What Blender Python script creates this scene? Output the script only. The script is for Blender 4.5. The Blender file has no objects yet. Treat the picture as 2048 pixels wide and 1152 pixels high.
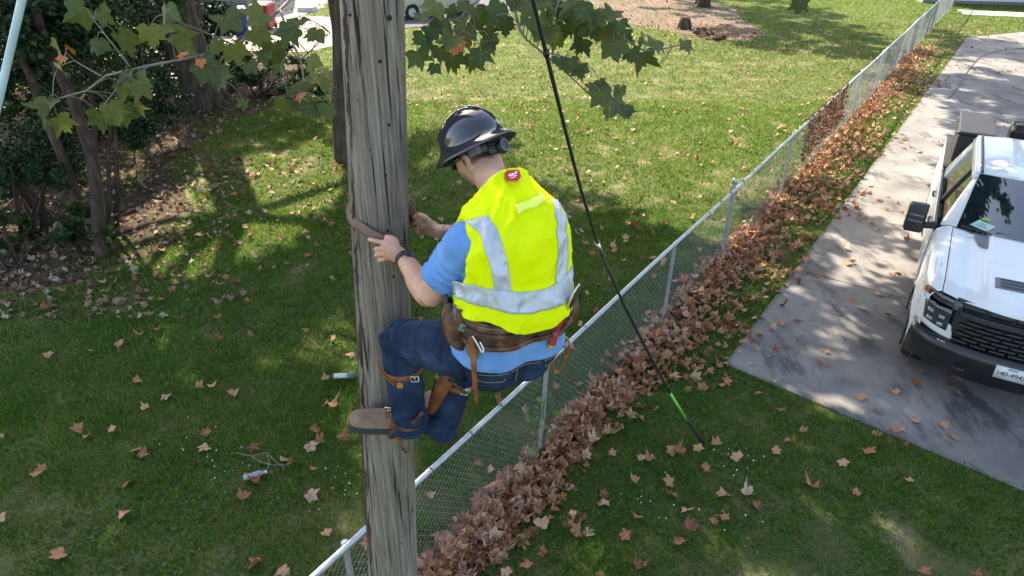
import bpy, bmesh, math, random
import numpy as np
from mathutils import Vector, Matrix, noise as mnoise

random.seed(7); RNG = np.random.default_rng(11)
SC = bpy.context.scene; COL = SC.collection
R = math.radians

# ------------------------------------------------------------------ camera, sky, sun, exposure
CAM_H, PITCH, FPX = 5.06, R(29.5), 1365.0
cam_d = bpy.data.cameras.new('camera'); cam = bpy.data.objects.new('camera', cam_d); COL.objects.link(cam)
cam.location = (0, 0, CAM_H); cam.rotation_euler = (R(90) - PITCH, 0, 0)
cam_d.sensor_width = 36; cam_d.lens = 36 * FPX / 2048; cam_d.clip_end = 800; cam_d.clip_start = .05
SC.camera = cam

SUN_EL, SUN_AZ = R(43), R(-27.3)          # azimuth from +Y, clockwise; the sun stands beyond the yard, left
world = bpy.data.worlds.new('World'); SC.world = world; world.use_nodes = True
wn = world.node_tree.nodes; wl = world.node_tree.links
sky = wn.new('ShaderNodeTexSky'); sky.sky_type = 'NISHITA'; sky.sun_disc = False
sky.sun_elevation = SUN_EL; sky.sun_rotation = SUN_AZ; sky.dust_density = 2.0
wn['Background'].inputs[1].default_value = 0.15
wl.new(sky.outputs[0], wn['Background'].inputs[0])
sun_d = bpy.data.lights.new('sun', 'SUN'); sun_d.energy = 4.3; sun_d.angle = R(.55); sun_d.color = (1, .93, .82)
sun = bpy.data.objects.new('sun', sun_d); COL.objects.link(sun)
TO_SUN = Vector((math.sin(SUN_AZ) * math.cos(SUN_EL), math.cos(SUN_AZ) * math.cos(SUN_EL), math.sin(SUN_EL)))
sun.rotation_euler = TO_SUN.to_track_quat('Z', 'Y').to_euler(); sun.location = (0, 0, 30)
SC.view_settings.view_transform = 'Standard'; SC.view_settings.look = 'None'
SC.view_settings.exposure = 1.82; SC.view_settings.gamma = 1
SC.view_settings.use_white_balance = True; SC.view_settings.white_balance_temperature = 7300
SC.cycles.use_denoising = True
SC.cycles.max_bounces = 6; SC.cycles.diffuse_bounces = 3; SC.cycles.transparent_max_bounces = 8
SC.cycles.sample_clamp_indirect = 6

def at(u, v, Y):
    """point seen at photo pixel (u, v) at the ground distance Y in front of the camera"""
    a = (u - 1024) / FPX; b = (576 - v) / FPX
    d = Vector((a, math.cos(PITCH) + b * math.sin(PITCH), -math.sin(PITCH) + b * math.cos(PITCH)))
    return Vector((0, 0, CAM_H)) + d * (Y / d.y)
def gp(u, v, z=0.0):
    a = (u - 1024) / FPX; b = (576 - v) / FPX
    d = Vector((a, math.cos(PITCH) + b * math.sin(PITCH), -math.sin(PITCH) + b * math.cos(PITCH)))
    return Vector((0, 0, CAM_H)) + d * ((z - CAM_H) / d.z)

# ------------------------------------------------------------------ materials
def ramp(nt, cols):
    r = nt.nodes.new('ShaderNodeValToRGB'); e = r.color_ramp.elements
    n = len(cols)
    for i, c in enumerate(cols):
        if len(c) == 2: pos, c = c
        else: pos = i / max(1, n - 1)
        if i < 2: el = e[i]; el.position = pos
        else: el = e.new(pos)
        el.color = (*c, 1)
    return r
def pmat(name, cols, scale=5, stretch=(1, 1, 1), rough=.6, metal=0, bump=0, bscale=None, detail=5, coords='Object',
         spec=.5, coat=0, translucent=0, tint=False, distort=0, tint_w=.6, bdist=.02, sheen=0, rough_var=0):
    m = bpy.data.materials.new(name); m.use_nodes = True; nt = m.node_tree; N = nt.nodes; L = nt.links
    b = N['Principled BSDF']
    b.inputs['Roughness'].default_value = rough; b.inputs['Metallic'].default_value = metal
    b.inputs['Specular IOR Level'].default_value = spec; b.inputs['Coat Weight'].default_value = coat
    b.inputs['Coat Roughness'].default_value = .04; b.inputs['Sheen Weight'].default_value = sheen
    if coords == 'World':
        src = N.new('ShaderNodeNewGeometry').outputs['Position']
    else:
        src = N.new('ShaderNodeTexCoord').outputs[coords]
    mp = N.new('ShaderNodeMapping'); mp.inputs['Scale'].default_value = stretch; L.new(src, mp.inputs[0])
    nz = N.new('ShaderNodeTexNoise'); nz.inputs['Scale'].default_value = scale; nz.inputs['Detail'].default_value = detail
    nz.inputs['Distortion'].default_value = distort
    L.new(mp.outputs[0], nz.inputs['Vector'])
    rp = ramp(nt, cols)
    fac = nz.outputs['Fac']
    if tint:
        at_ = N.new('ShaderNodeAttribute'); at_.attribute_name = 'tint'
        oi = N.new('ShaderNodeObjectInfo')
        ad = N.new('ShaderNodeMath'); ad.operation = 'ADD'; L.new(at_.outputs['Fac'], ad.inputs[0]); L.new(oi.outputs['Random'], ad.inputs[1])
        fr = N.new('ShaderNodeMath'); fr.operation = 'FRACT'; L.new(ad.outputs[0], fr.inputs[0])
        mx = N.new('ShaderNodeMix'); mx.inputs[0].default_value = tint_w
        L.new(fac, mx.inputs[2]); L.new(fr.outputs[0], mx.inputs[3]); fac = mx.outputs[0]
    L.new(fac, rp.inputs[0]); L.new(rp.outputs[0], b.inputs['Base Color'])
    if rough_var:
        mr = N.new('ShaderNodeMapRange'); mr.inputs[3].default_value = rough - rough_var; mr.inputs[4].default_value = rough + rough_var
        L.new(nz.outputs['Fac'], mr.inputs[0]); L.new(mr.outputs[0], b.inputs['Roughness'])
    if bump:
        n2 = N.new('ShaderNodeTexNoise'); n2.inputs['Scale'].default_value = bscale or scale * 3; n2.inputs['Detail'].default_value = 6
        L.new(mp.outputs[0], n2.inputs['Vector'])
        bp = N.new('ShaderNodeBump'); bp.inputs['Strength'].default_value = bump; bp.inputs['Distance'].default_value = bdist
        L.new(n2.outputs['Fac'], bp.inputs['Height']); L.new(bp.outputs[0], b.inputs['Normal'])
    if translucent:
        tr = N.new('ShaderNodeBsdfTranslucent'); L.new(rp.outputs[0], tr.inputs[0])
        ms = N.new('ShaderNodeMixShader'); ms.inputs[0].default_value = translucent
        L.new(b.outputs[0], ms.inputs[1]); L.new(tr.outputs[0], ms.inputs[2])
        L.new(ms.outputs[0], N['Material Output'].inputs[0])
    return m
def flat(name, c, rough=.5, metal=0, coat=0, spec=.5, var=.12, scale=9, bump=0, bscale=60):
    c2 = tuple(x * (1 - var) for x in c); c3 = tuple(min(1, x * (1 + var)) for x in c)
    return pmat(name, [(.3, c2), (.7, c3)], scale=scale, rough=rough, metal=metal, coat=coat, spec=spec, bump=bump, bscale=bscale)

# ------------------------------------------------------------------ object helpers
def setp(o, label=None, cat=None, group=None, kind=None):
    if label: o['label'] = label
    if cat: o['category'] = cat
    if group: o['group'] = group
    if kind: o['kind'] = kind
    return o
def empty(name, loc=(0, 0, 0), rz=0, label=None, cat=None, group=None, kind=None):
    o = bpy.data.objects.new(name, None); COL.objects.link(o); o.location = loc; o.rotation_euler = (0, 0, rz)
    o.empty_display_size = .2
    return setp(o, label, cat, group, kind)
def world_of(o):
    m = Matrix.LocRotScale(o.location, o.rotation_euler, o.scale)
    return world_of(o.parent) @ o.matrix_parent_inverse @ m if o.parent else m
def link(name, me, mat=None, parent=None, keep_world=True):
    o = bpy.data.objects.new(name, me); COL.objects.link(o)
    if mat is not None and len(me.materials) == 0: me.materials.append(mat)
    if parent is not None:
        o.parent = parent
        if keep_world:
            o.matrix_parent_inverse = world_of(parent).inverted()
    return o
def shade(me, on=True):
    me.polygons.foreach_set('use_smooth', [on] * len(me.polygons))

class MB:
    def __init__(s): s.v = []; s.f = []
    def add(s, vs, fs):
        b = len(s.v); s.v.extend([tuple(v) for v in vs]); s.f.extend([tuple(b + i for i in f) for f in fs]); return s
    def mesh(s, name, smooth=False):
        me = bpy.data.meshes.new(name); me.from_pydata(s.v, [], s.f); me.validate(); me.update()
        if smooth: shade(me)
        return me
    def build(s, name, mat, parent=None, smooth=False, local=False, bevel=0, recalc=False, auto=None):
        me = s.mesh(name, smooth)
        if recalc:
            bm = bmesh.new(); bm.from_mesh(me); bmesh.ops.recalc_face_normals(bm, faces=bm.faces); bm.to_mesh(me); bm.free()
        o = link(name, me, mat, parent, keep_world=not local)
        if bevel:
            md = o.modifiers.new('b', 'BEVEL'); md.width = bevel; md.segments = 2; md.limit_method = 'ANGLE'
        if auto is not None:
            try: me.set_sharp_from_angle(angle=R(auto))
            except Exception: pass
        return o
    def box(s, c, d, rot=None):
        vs = [Vector((x * d[0] / 2, y * d[1] / 2, z * d[2] / 2)) for x in (-1, 1) for y in (-1, 1) for z in (-1, 1)]
        if rot is not None: vs = [rot @ v for v in vs]
        vs = [v + Vector(c) for v in vs]
        return s.add(vs, [(0, 1, 3, 2), (4, 6, 7, 5), (0, 4, 5, 1), (2, 3, 7, 6), (0, 2, 6, 4), (1, 5, 7, 3)])
    def hexa(s, p):     # 8 corner points: bottom loop 0-3, top loop 4-7
        return s.add(p, [(3, 2, 1, 0), (4, 5, 6, 7), (0, 1, 5, 4), (1, 2, 6, 5), (2, 3, 7, 6), (3, 0, 4, 7)])
    def grid(s, fn, nu, nv, keep=None, thick=0):
        vs = [Vector(fn(i / nu, j / nv)) for j in range(nv + 1) for i in range(nu + 1)]
        fs = []
        for j in range(nv):
            for i in range(nu):
                q = (j * (nu + 1) + i, j * (nu + 1) + i + 1, (j + 1) * (nu + 1) + i + 1, (j + 1) * (nu + 1) + i)
                if keep is None or keep(sum((vs[k] for k in q), Vector()) / 4): fs.append(q)
        return s.add(vs, fs)
    def tube(s, pts, rad, n=10, sub=1, caps=True, ref=None, flat_=None):
        """swept tube; rad: scalar or list of r or (ra, rb); flat_: list of reference side vectors"""
        P = [Vector(p) for p in pts]
        if not isinstance(rad, (list, tuple)) or (isinstance(rad, tuple) and len(rad) == 2 and len(P) != 2): rad = [rad] * len(P)
        rad = [(r, r) if not isinstance(r, (list, tuple)) else tuple(r) for r in rad]
        if sub > 1:
            P2, r2 = [], []
            for i in range(len(P) - 1):
                a = P[max(0, i - 1)]; b = P[i]; c = P[i + 1]; d = P[min(len(P) - 1, i + 2)]
                for k in range(sub):
                    t = k / sub
                    P2.append(.5 * ((2 * b) + (c - a) * t + (2 * a - 5 * b + 4 * c - d) * t * t + (3 * b - a - 3 * c + d) * t ** 3))
                    tt = t * t * (3 - 2 * t)
                    r2.append((rad[i][0] * (1 - tt) + rad[i + 1][0] * tt, rad[i][1] * (1 - tt) + rad[i + 1][1] * tt))
            P2.append(P[-1]); r2.append(rad[-1]); P, rad = P2, r2
        m = len(P); vs = []
        side = Vector(ref) if ref is not None else None
        for i in range(m):
            t = (P[min(m - 1, i + 1)] - P[max(0, i - 1)])
            t = t.normalized() if t.length > 1e-9 else Vector((0, 0, 1))
            if side is None:
                side = t.cross(Vector((0, 0, 1)));
                if side.length < 1e-3: side = t.cross(Vector((0, 1, 0)))
            side = (side - t * side.dot(t)).normalized(); up = t.cross(side)
            for k in range(n):
                a = 2 * math.pi * k / n
                vs.append(P[i] + side * math.cos(a) * rad[i][0] + up * math.sin(a) * rad[i][1])
        fs = []
        for i in range(m - 1):
            for k in range(n):
                k2 = (k + 1) % n
                fs.append((i * n + k, i * n + k2, (i + 1) * n + k2, (i + 1) * n + k))
        if caps:
            fs.append(tuple(reversed(range(n)))); fs.append(tuple((m - 1) * n + k for k in range(n)))
        return s.add(vs, fs)
    def lathe(s, c, ax, prof, n=24, ref=None):
        """prof: list of (radius, height along ax)"""
        ax = Vector(ax).normalized(); side = Vector(ref) if ref is not None else ax.cross(Vector((.3, .9, .2)))
        side = (side - ax * side.dot(ax)).normalized(); up = ax.cross(side); c = Vector(c); vs = []; fs = []
        for r, h in prof:
            for k in range(n):
                a = 2 * math.pi * k / n
                vs.append(c + ax * h + side * math.cos(a) * r + up * math.sin(a) * r)
        for i in range(len(prof) - 1):
            for k in range(n):
                k2 = (k + 1) % n
                fs.append((i * n + k, i * n + k2, (i + 1) * n + k2, (i + 1) * n + k))
        if prof[0][0] > 1e-5: fs.append(tuple(reversed(range(n))))
        if prof[-1][0] > 1e-5: fs.append(tuple((len(prof) - 1) * n + k for k in range(n)))
        return s.add(vs, fs)

def np_mesh(name, V, T, tint=None):
    """big triangle mesh from arrays"""
    V = np.ascontiguousarray(V, np.float32); T = np.ascontiguousarray(T, np.int32)
    me = bpy.data.meshes.new(name); me.vertices.add(len(V)); me.vertices.foreach_set('co', V.ravel())
    me.loops.add(T.size); me.loops.foreach_set('vertex_index', T.ravel())
    me.polygons.add(len(T)); me.polygons.foreach_set('loop_start', np.arange(0, T.size, 3, dtype=np.int32))
    try: me.polygons.foreach_set('loop_total', np.full(len(T), 3, np.int32))
    except Exception: pass
    me.update(calc_edges=True)
    if tint is not None:
        a = me.attributes.new('tint', 'FLOAT', 'POINT'); a.data.foreach_set('value', np.ascontiguousarray(tint, np.float32))
    return me
def rot_mats(yaw, pitch, roll):
    cy, sy = np.cos(yaw), np.sin(yaw); cp, sp = np.cos(pitch), np.sin(pitch); cr, sr = np.cos(roll), np.sin(roll)
    z = np.zeros_like(yaw); o = np.ones_like(yaw)
    Z = np.stack([cy, -sy, z, sy, cy, z, z, z, o], -1).reshape(-1, 3, 3)
    X = np.stack([o, z, z, z, cp, -sp, z, sp, cp], -1).reshape(-1, 3, 3)
    Y = np.stack([cr, z, sr, z, o, z, -sr, z, cr], -1).reshape(-1, 3, 3)
    return Z @ X @ Y
def scatter(tv, tt, pos, M, scale, tint):
    """copies of a template (tv, tt) at pos with rotations M and scales -> V, T, tint"""
    n, k = len(pos), len(tv)
    V = np.einsum('nij,kj->nki', M, tv) * scale[:, None, None] + pos[:, None, :]
    T = tt[None] + (np.arange(n) * k)[:, None, None]
    return V.reshape(-1, 3), T.reshape(-1, 3), np.repeat(tint, k)
def smoothstep(a, b, x):
    t = np.clip((x - a) / (b - a), 0, 1); return t * t * (3 - 2 * t)
def vnoise(x, y, s, seed=0):
    """cheap value noise for scattering"""
    x = np.asarray(x) * s + seed * 17.3; y = np.asarray(y) * s + seed * 9.1
    xi = np.floor(x); yi = np.floor(y); fx = x - xi; fy = y - yi
    h = lambda a, b: (np.sin(a * 127.1 + b * 311.7 + seed) * 43758.5453) % 1
    fx = fx * fx * (3 - 2 * fx); fy = fy * fy * (3 - 2 * fy)
    return (h(xi, yi) * (1 - fx) + h(xi + 1, yi) * fx) * (1 - fy) + (h(xi, yi + 1) * (1 - fx) + h(xi + 1, yi + 1) * fx) * fy
# ------------------------------------------------------------------ ground, driveway, yard surfaces
M_soil = pmat('lawn_soil', [(.25, (.06, .075, .028)), (.5, (.095, .105, .04)), (.62, (.16, .145, .075)), (.8, (.21, .18, .11))], scale=1.6, detail=9, rough=.95, coords='World', bump=.6, bscale=40, spec=.1)
ground = MB().grid(lambda u, v: (-300 + 600 * u, -60 + 460 * v, 0), 120, 92).build('ground', M_soil)
setp(ground, 'flat lawn soil under the grass', 'ground', kind='structure')

def blob(name, pts, z, mat, label, wob=.25, seed=1):
    """irregular flat sheet with an uneven rim"""
    P = [Vector((p[0], p[1], 0)) for p in pts]; n = len(P); ring = []
    for i in range(n):
        a, b = P[i], P[(i + 1) % n]; k = max(3, int((b - a).length / .35))
        for j in range(k):
            q = a.lerp(b, j / k); w = mnoise.noise_vector(q * .9 + Vector((seed * 7, 0, 0)))
            ring.append((q.x + w.x * wob, q.y + w.y * wob, z))
    me = bpy.data.meshes.new(name); bm = bmesh.new(); vs = [bm.verts.new(p) for p in ring]; f = bm.faces.new(vs)
    bmesh.ops.triangulate(bm, faces=[f]); bm.to_mesh(me); bm.free()
    return setp(link(name, me, mat), label, 'ground', kind='structure')
M_litter = pmat('litter_soil', [(.2, (.03, .022, .014)), (.5, (.075, .052, .033)), (.75, (.16, .115, .075))], scale=9, detail=8, rough=.95, coords='World', bump=.8, bscale=30, spec=.1)
M_gravel = pmat('pale_gravel', [(.25, (.17, .15, .13)), (.5, (.30, .27, .24)), (.75, (.46, .43, .39))], scale=14, detail=9, rough=.95, coords='World', bump=.8, bscale=25, spec=.15)
M_asph = pmat('dark_gravel', [(.25, (.07, .068, .075)), (.55, (.12, .115, .125)), (.8, (.2, .19, .2))], scale=10, detail=9, rough=.95, coords='World', bump=.6, bscale=30, spec=.15)
M_mulch = pmat('mulch_soil', [(.2, (.06, .042, .035)), (.5, (.15, .105, .085)), (.78, (.30, .225, .18))], scale=5, detail=9, rough=.95, coords='World', bump=.7, bscale=20, spec=.1)
LITTER = [(-30, 9.6), (-9, 8.3), (-6.6, 9.0), (-5.7, 10.4), (-6.0, 12.2), (-7.6, 14.4), (-7.4, 17.5), (-6.4, 21), (-7.2, 26), (-11, 29.5), (-30, 31)]
blob('litter_ground', LITTER, .010, M_litter, 'dark soil under the trees covered in old leaves', wob=.45)
GRAVEL = [(-13.0, 29.8), (-9.5, 27.2), (-7.6, 27.5), (-6.6, 30.5), (-6.9, 35.5), (-10.6, 37.2), (-10.5, 44), (-15, 45), (-15, 33)]
blob('gravel_yard', GRAVEL, .018, M_gravel, 'pale gravel yard beside the bins', wob=.6, seed=2)
DRIVE2 = [(-7.4, 31.6), (-2.5, 34.6), (0.6, 38.6), (1.5, 46), (-12, 46), (-9, 38), (-7.2, 35)]
blob('gravel_drive', DRIVE2, .026, M_asph, 'dark gravel drive under the silver car', wob=.4, seed=3)
MULCH = [(4.6, 36), (6.0, 33.5), (8.2, 30.5), (10.0, 29.9), (11.2, 31.6), (11.3, 36), (12.3, 40.5), (11, 46), (4.5, 46)]
blob('mulch_bed', MULCH, .010, M_mulch, 'bare brown bed round the far lawn tree', wob=.6, seed=4)

M_conc = pmat('concrete', [(.28, (.12, .113, .108)), (.5, (.205, .194, .184)), (.75, (.28, .266, .252))], scale=.9, detail=10, rough=.85, coords='World', bump=.25, bscale=60, spec=.25, bdist=.006)
def stain_nodes(m):
    nt = m.node_tree; N = nt.nodes; L = nt.links; b = N['Principled BSDF']
    g = N.new('ShaderNodeNewGeometry')
    old = b.inputs['Base Color'].links[0].from_socket
    def layer(old, scale, stretch, lo, hi, col, amt, rot=R(-35)):
        mp = N.new('ShaderNodeMapping'); mp.inputs['Scale'].default_value = stretch; mp.inputs['Rotation'].default_value = (0, 0, rot)
        L.new(g.outputs['Position'], mp.inputs[0])
        nz = N.new('ShaderNodeTexNoise'); nz.inputs['Scale'].default_value = scale; nz.inputs['Detail'].default_value = 11; nz.inputs['Roughness'].default_value = .68
        L.new(mp.outputs[0], nz.inputs['Vector'])
        mr = N.new('ShaderNodeMapRange'); mr.inputs[1].default_value = lo; mr.inputs[2].default_value = hi; mr.inputs[4].default_value = amt
        L.new(nz.outputs['Fac'], mr.inputs[0])
        mx = N.new('ShaderNodeMix'); mx.data_type = 'RGBA'; L.new(mr.outputs[0], mx.inputs[0]); L.new(old, mx.inputs[6]); mx.inputs[7].default_value = (*col, 1)
        return mx.outputs[2]
    o = layer(old, .9, (2.2, .8, 1), .52, .62, (.055, .055, .062), .8)
    o = layer(o, 2.5, (1, 1, 1), .56, .68, (.10, .094, .09), .55)
    o = layer(o, 24, (1, 1, 1), .58, .7, (.08, .08, .083), .6)
    o = layer(o, .55, (1, 1, 1), .55, .7, (.34, .32, .305), .5)
    L.new(o, b.inputs['Base Color'])
stain_nodes(M_conc)
DU, DN, DA = Vector((.578, .816, 0)), Vector((.816, -.578, 0)), Vector((2.67, 6.98, 0))
def dpt(u, n, z): return DA + DU * u + DN * n + Vector((0, 0, z))
driveway = empty('driveway', DA, label='grey stained concrete driveway beside the fence', cat='driveway', kind='structure')
edges = [0, 3.1, 6.55, 10.0, 13.5, 17.0, 20.5, 24.0, 29.0]
random.seed(3)
for i in range(len(edges) - 1):
    for c, (n0, n1) in enumerate(((0, 5.3),)):
        u0, u1 = edges[i] + (.004 if i else 0), edges[i + 1] - .004
        zt = .022 + random.uniform(-.002, .002)
        P = []
        for (uu, nn) in ((u0, n0), (u0, n1), (u1, n1), (u1, n0)):
            if i == 0 and uu == u0: uu = -.115 * nn
            if i == len(edges) - 2 and uu == u1: uu = u1 + nn * 1.6
            P.append((uu, nn))
        # uneven worn outer edge on the lawn side
        bot = [dpt(a, b, -.08) for a, b in P]; top = [dpt(a, b, zt) for a, b in P]
        MB().hexa(bot + top).build('slab', M_conc, driveway, bevel=.006)
# walk and pale wall foot across the far end of the driveway
M_walk = flat('pale_concrete', (.52, .47, .45), rough=.9, var=.1, scale=3)
w = MB().hexa([(23.3, 37.6, -.05), (34, 33.4, -.05), (34, 34.8, -.05), (24.0, 39.4, -.05), (23.3, 37.6, .02), (34, 33.4, .02), (34, 34.8, .02), (24.0, 39.4, .02)]).build('path', M_walk)
setp(w, 'pale concrete path across the far end of the driveway', 'path', kind='structure')

# ------------------------------------------------------------------ leaf shapes
def leaf_template(curl=.2, fold=.15, seed=0, stem=True):
    half = [(0, 1.0), (9, .80), (16, .83), (22, .70), (28, .60), (37, .70), (44, .80), (52, .99), (61, .74), (70, .72), (80, .57), (94, .62), (104, .70), (118, .66), (134, .50), (156, .40)]
    rr = random.Random(seed); pts = []
    for a, r in half: pts.append((a + rr.uniform(-2, 2), r * rr.uniform(.9, 1.1)))
    full = pts + [(180, .14)] + [(-a, r * rr.uniform(.88, 1.08)) for a, r in reversed(pts[1:])]
    V = [(0, 0, .0)]
    ph = rr.uniform(0, 6); k = rr.choice((2, 3))
    def zz(x, y, r, a):
        return curl * r * r * (.6 + .7 * math.sin(k * a + ph)) + fold * abs(x) * (.6 + .4 * math.sin(ph)) - .05
    V[0] = (0, 0, zz(0, 0, 0, 0))
    for a, r in full:
        t = R(a); x, y = r * math.sin(t), r * math.cos(t); V.append((x, y, zz(x, y, r, t)))
    n = len(full); T = [(0, 1 + (i + 1) % n, 1 + i) for i in range(n)]
    if stem:
        b = len(V); V += [(-.022, -.12, -.02), (.022, -.12, -.02), (.03 + .2 * math.sin(ph), -.85, .06)]; T.append((b, b + 1, b + 2))
    return np.array(V, float), np.array(T, int)
LEAF_T = [leaf_template(c, f, i) for i, (c, f) in enumerate(((.3, .2), (.6, .1), (.2, .7), (.9, .3), (-.4, .5), (1.2, .2), (.4, 1.0), (.15, .15), (-.7, .9), (1.0, -.5), (.5, .5), (1.3, .6)))]
M_dry = pmat('dry_leaf', [(.05, (.17, .06, .03)), (.25, (.30, .12, .055)), (.45, (.40, .19, .10)), (.65, (.48, .265, .16)), (.85, (.54, .35, .235)), (1, (.56, .20, .04))], scale=6, detail=4, rough=.62, tint=True, tint_w=.8, translucent=.15, spec=.25)
M_dryp = pmat('old_leaf', [(.1, (.10, .055, .035)), (.4, (.22, .13, .085)), (.7, (.36, .25, .18)), (1, (.5, .4, .32))], scale=6, detail=4, rough=.7, tint=True, tint_w=.85, translucent=.1, spec=.2)
def veins(m, col, w=.022, amt=.6):
    """paler veins fanning from the leaf base, in the leaf's own coordinates"""
    nt = m.node_tree; N = nt.nodes; L = nt.links; b = N['Principled BSDF']; old = b.inputs['Base Color'].links[0].from_socket
    tc = N.new('ShaderNodeTexCoord'); sp = N.new('ShaderNodeSeparateXYZ'); L.new(tc.outputs['Object'], sp.inputs[0])
    def mth(op, a, c=None):
        n = N.new('ShaderNodeMath'); n.operation = op
        for i, q in enumerate((a, c)):
            if q is None: continue
            if isinstance(q, (int, float)): n.inputs[i].default_value = q
            else: L.new(q, n.inputs[i])
        return n.outputs[0]
    ax = mth('ABSOLUTE', sp.outputs[0]); y = sp.outputs[1]; best = None
    for a in (0, 50, 103):
        c, s = math.cos(R(a)), math.sin(R(a))
        d = mth('ABSOLUTE', mth('SUBTRACT', mth('MULTIPLY', ax, c), mth('MULTIPLY', y, s)))
        al = mth('ADD', mth('MULTIPLY', ax, s), mth('MULTIPLY', y, c))
        wd = mth('MAXIMUM', mth('SUBTRACT', w, mth('MULTIPLY', al, w * .7)), .003)
        k = mth('MULTIPLY', mth('LESS_THAN', d, wd), mth('GREATER_THAN', al, -.03))
        best = k if best is None else mth('MAXIMUM', best, k)
    mx = N.new('ShaderNodeMix'); mx.data_type = 'RGBA'; L.new(mth('MULTIPLY', best, amt), mx.inputs[0]); L.new(old, mx.inputs[6]); mx.inputs[7].default_value = (*col, 1)
    L.new(mx.outputs[2], b.inputs['Base Color'])
veins(M_dry, (.50, .34, .22), .03, .5)
LEAF_ME = []
for i, (v, t) in enumerate(LEAF_T):
    me = np_mesh('leaf_shape', v, t); me.materials.append(M_dry); LEAF_ME.append(me)
    
# fence line: x = FX(y), straight, beside the driveway
def FX(y): return -1.29 + .682 * (y - 2.98)
FD = Vector((.682, 1, 0)).normalized(); FN = Vector((FD.y, -FD.x, 0))     # FN points to the driveway side
def fpt(y, off=0, z=0): return Vector((FX(y), y, z)) + FN * off

def in_poly(x, y, poly):
    x = np.asarray(x); y = np.asarray(y); c = np.zeros(x.shape, bool); n = len(poly)
    for i in range(n):
        x1, y1 = poly[i]; x2, y2 = poly[(i + 1) % n]
        cond = ((y1 > y) != (y2 > y)) & (x < (x2 - x1) * (y - y1) / ((y2 - y1) + 1e-12) + x1); c ^= cond
    return c
def drive_un(x, y):
    dx, dy = np.asarray(x) - DA.x, np.asarray(y) - DA.y
    return dx * DU.x + dy * DU.y, dx * DN.x + dy * DN.y
def on_drive(x, y, pad=0):
    u, n = drive_un(x, y); return (n > -pad) & (n < 5.3) & (u > -.115 * n - pad) & (u < 29 + 1.6 * n)
def halfw(y): return .79 * (.87 * y + 2.49)
# ------------------------------------------------------------------ grass blades (stuff)
M_grass = pmat('grass_blade', [(.0, (.022, .066, .012)), (.3, (.052, .14, .015)), (.5, (.10, .22, .019)), (.68, (.15, .27, .03)), (.84, (.26, .275, .085)), (1, (.42, .36, .21))], scale=.55, detail=7, rough=.55, coords='World', tint=True, tint_w=.6, translucent=.48, spec=.2)
def blades(n, y0, y1, L0, W0, seed):
    rg = np.random.default_rng(seed)
    y = np.sqrt(rg.random(n) * ((y1 + 2.86) ** 2 - (y0 + 2.86) ** 2) + (y0 + 2.86) ** 2) - 2.86
    x = (rg.random(n) * 2 - 1) * (halfw(y) + 1.6)
    k = ~on_drive(x, y, -.03 - 0.10 * vnoise(x, y, 3, 5)[...].max() * 0)
    lit = in_poly(x, y, LITTER) | in_poly(x, y, MULCH) | in_poly(x, y, GRAVEL)
    k &= ~(lit & (rg.random(n) > .05 + .4 * (vnoise(x, y, .8, 31) > .55))) & ~in_poly(x, y, DRIVE2)
    bare = vnoise(x, y, .9, 3) * .6 + vnoise(x, y, 2.7, 4) * .4
    k &= rg.random(n) < smoothstep(.12, .42, bare) * .85 + .15
    k &= np.hypot(x + .72, y - 2.5) > .16
    # a worn strip towards the litter and along the pile
    d = np.stack([x, y], -1)[k]; n = len(d)
    patch = vnoise(d[:, 0], d[:, 1], .55, 8) * .6 + vnoise(d[:, 0], d[:, 1], 1.7, 9) * .4
    tuft = vnoise(d[:, 0], d[:, 1], 9, 15) * .55 + vnoise(d[:, 0], d[:, 1], 21, 16) * .45
    L = L0 * rg.uniform(.45, 1.25, n) * (.45 + .5 * patch + .75 * tuft); W = W0 * rg.uniform(.7, 1.3, n)
    a = rg.random(n) * 6.283; b = rg.random(n) * 6.283; lean = rg.random(n) ** .7 * 1.25
    tip = np.stack([np.cos(b) * np.sin(lean) * L, np.sin(b) * np.sin(lean) * L, np.cos(lean) * L], -1)
    base = np.concatenate([d, np.zeros((n, 1))], 1)
    s = np.stack([np.cos(a) * W, np.sin(a) * W, np.zeros(n)], -1)
    V = np.stack([base - s, base + s, base + tip], 1).reshape(-1, 3)
    tint = np.clip(.15 + .10 * (d[:, 0] > FX(d[:, 1])) - .06 * ((d[:, 1] > 11) & (d[:, 0] < FX(d[:, 1]))) + .42 * patch + .55 * (tuft - .5) + rg.normal(0, .2, n), 0, .999) 
    return V, np.repeat(tint, 3)
parts = [blades(350000, 2.0, 7, .068, .0042, 1), blades(325000, 7, 12, .074, .0056, 2), blades(250000, 12, 20, .08, .009, 3), blades(330000, 20, 46, .085, .014, 4)]
GV = np.concatenate([p[0] for p in parts]); GT = np.concatenate([p[1] for p in parts])
o = link('grass', np_mesh('grass', GV, np.arange(len(GV)).reshape(-1, 3), GT), M_grass)
setp(o, 'short green and straw coloured lawn grass', 'grass', kind='stuff')
del GV, GT, parts
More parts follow.
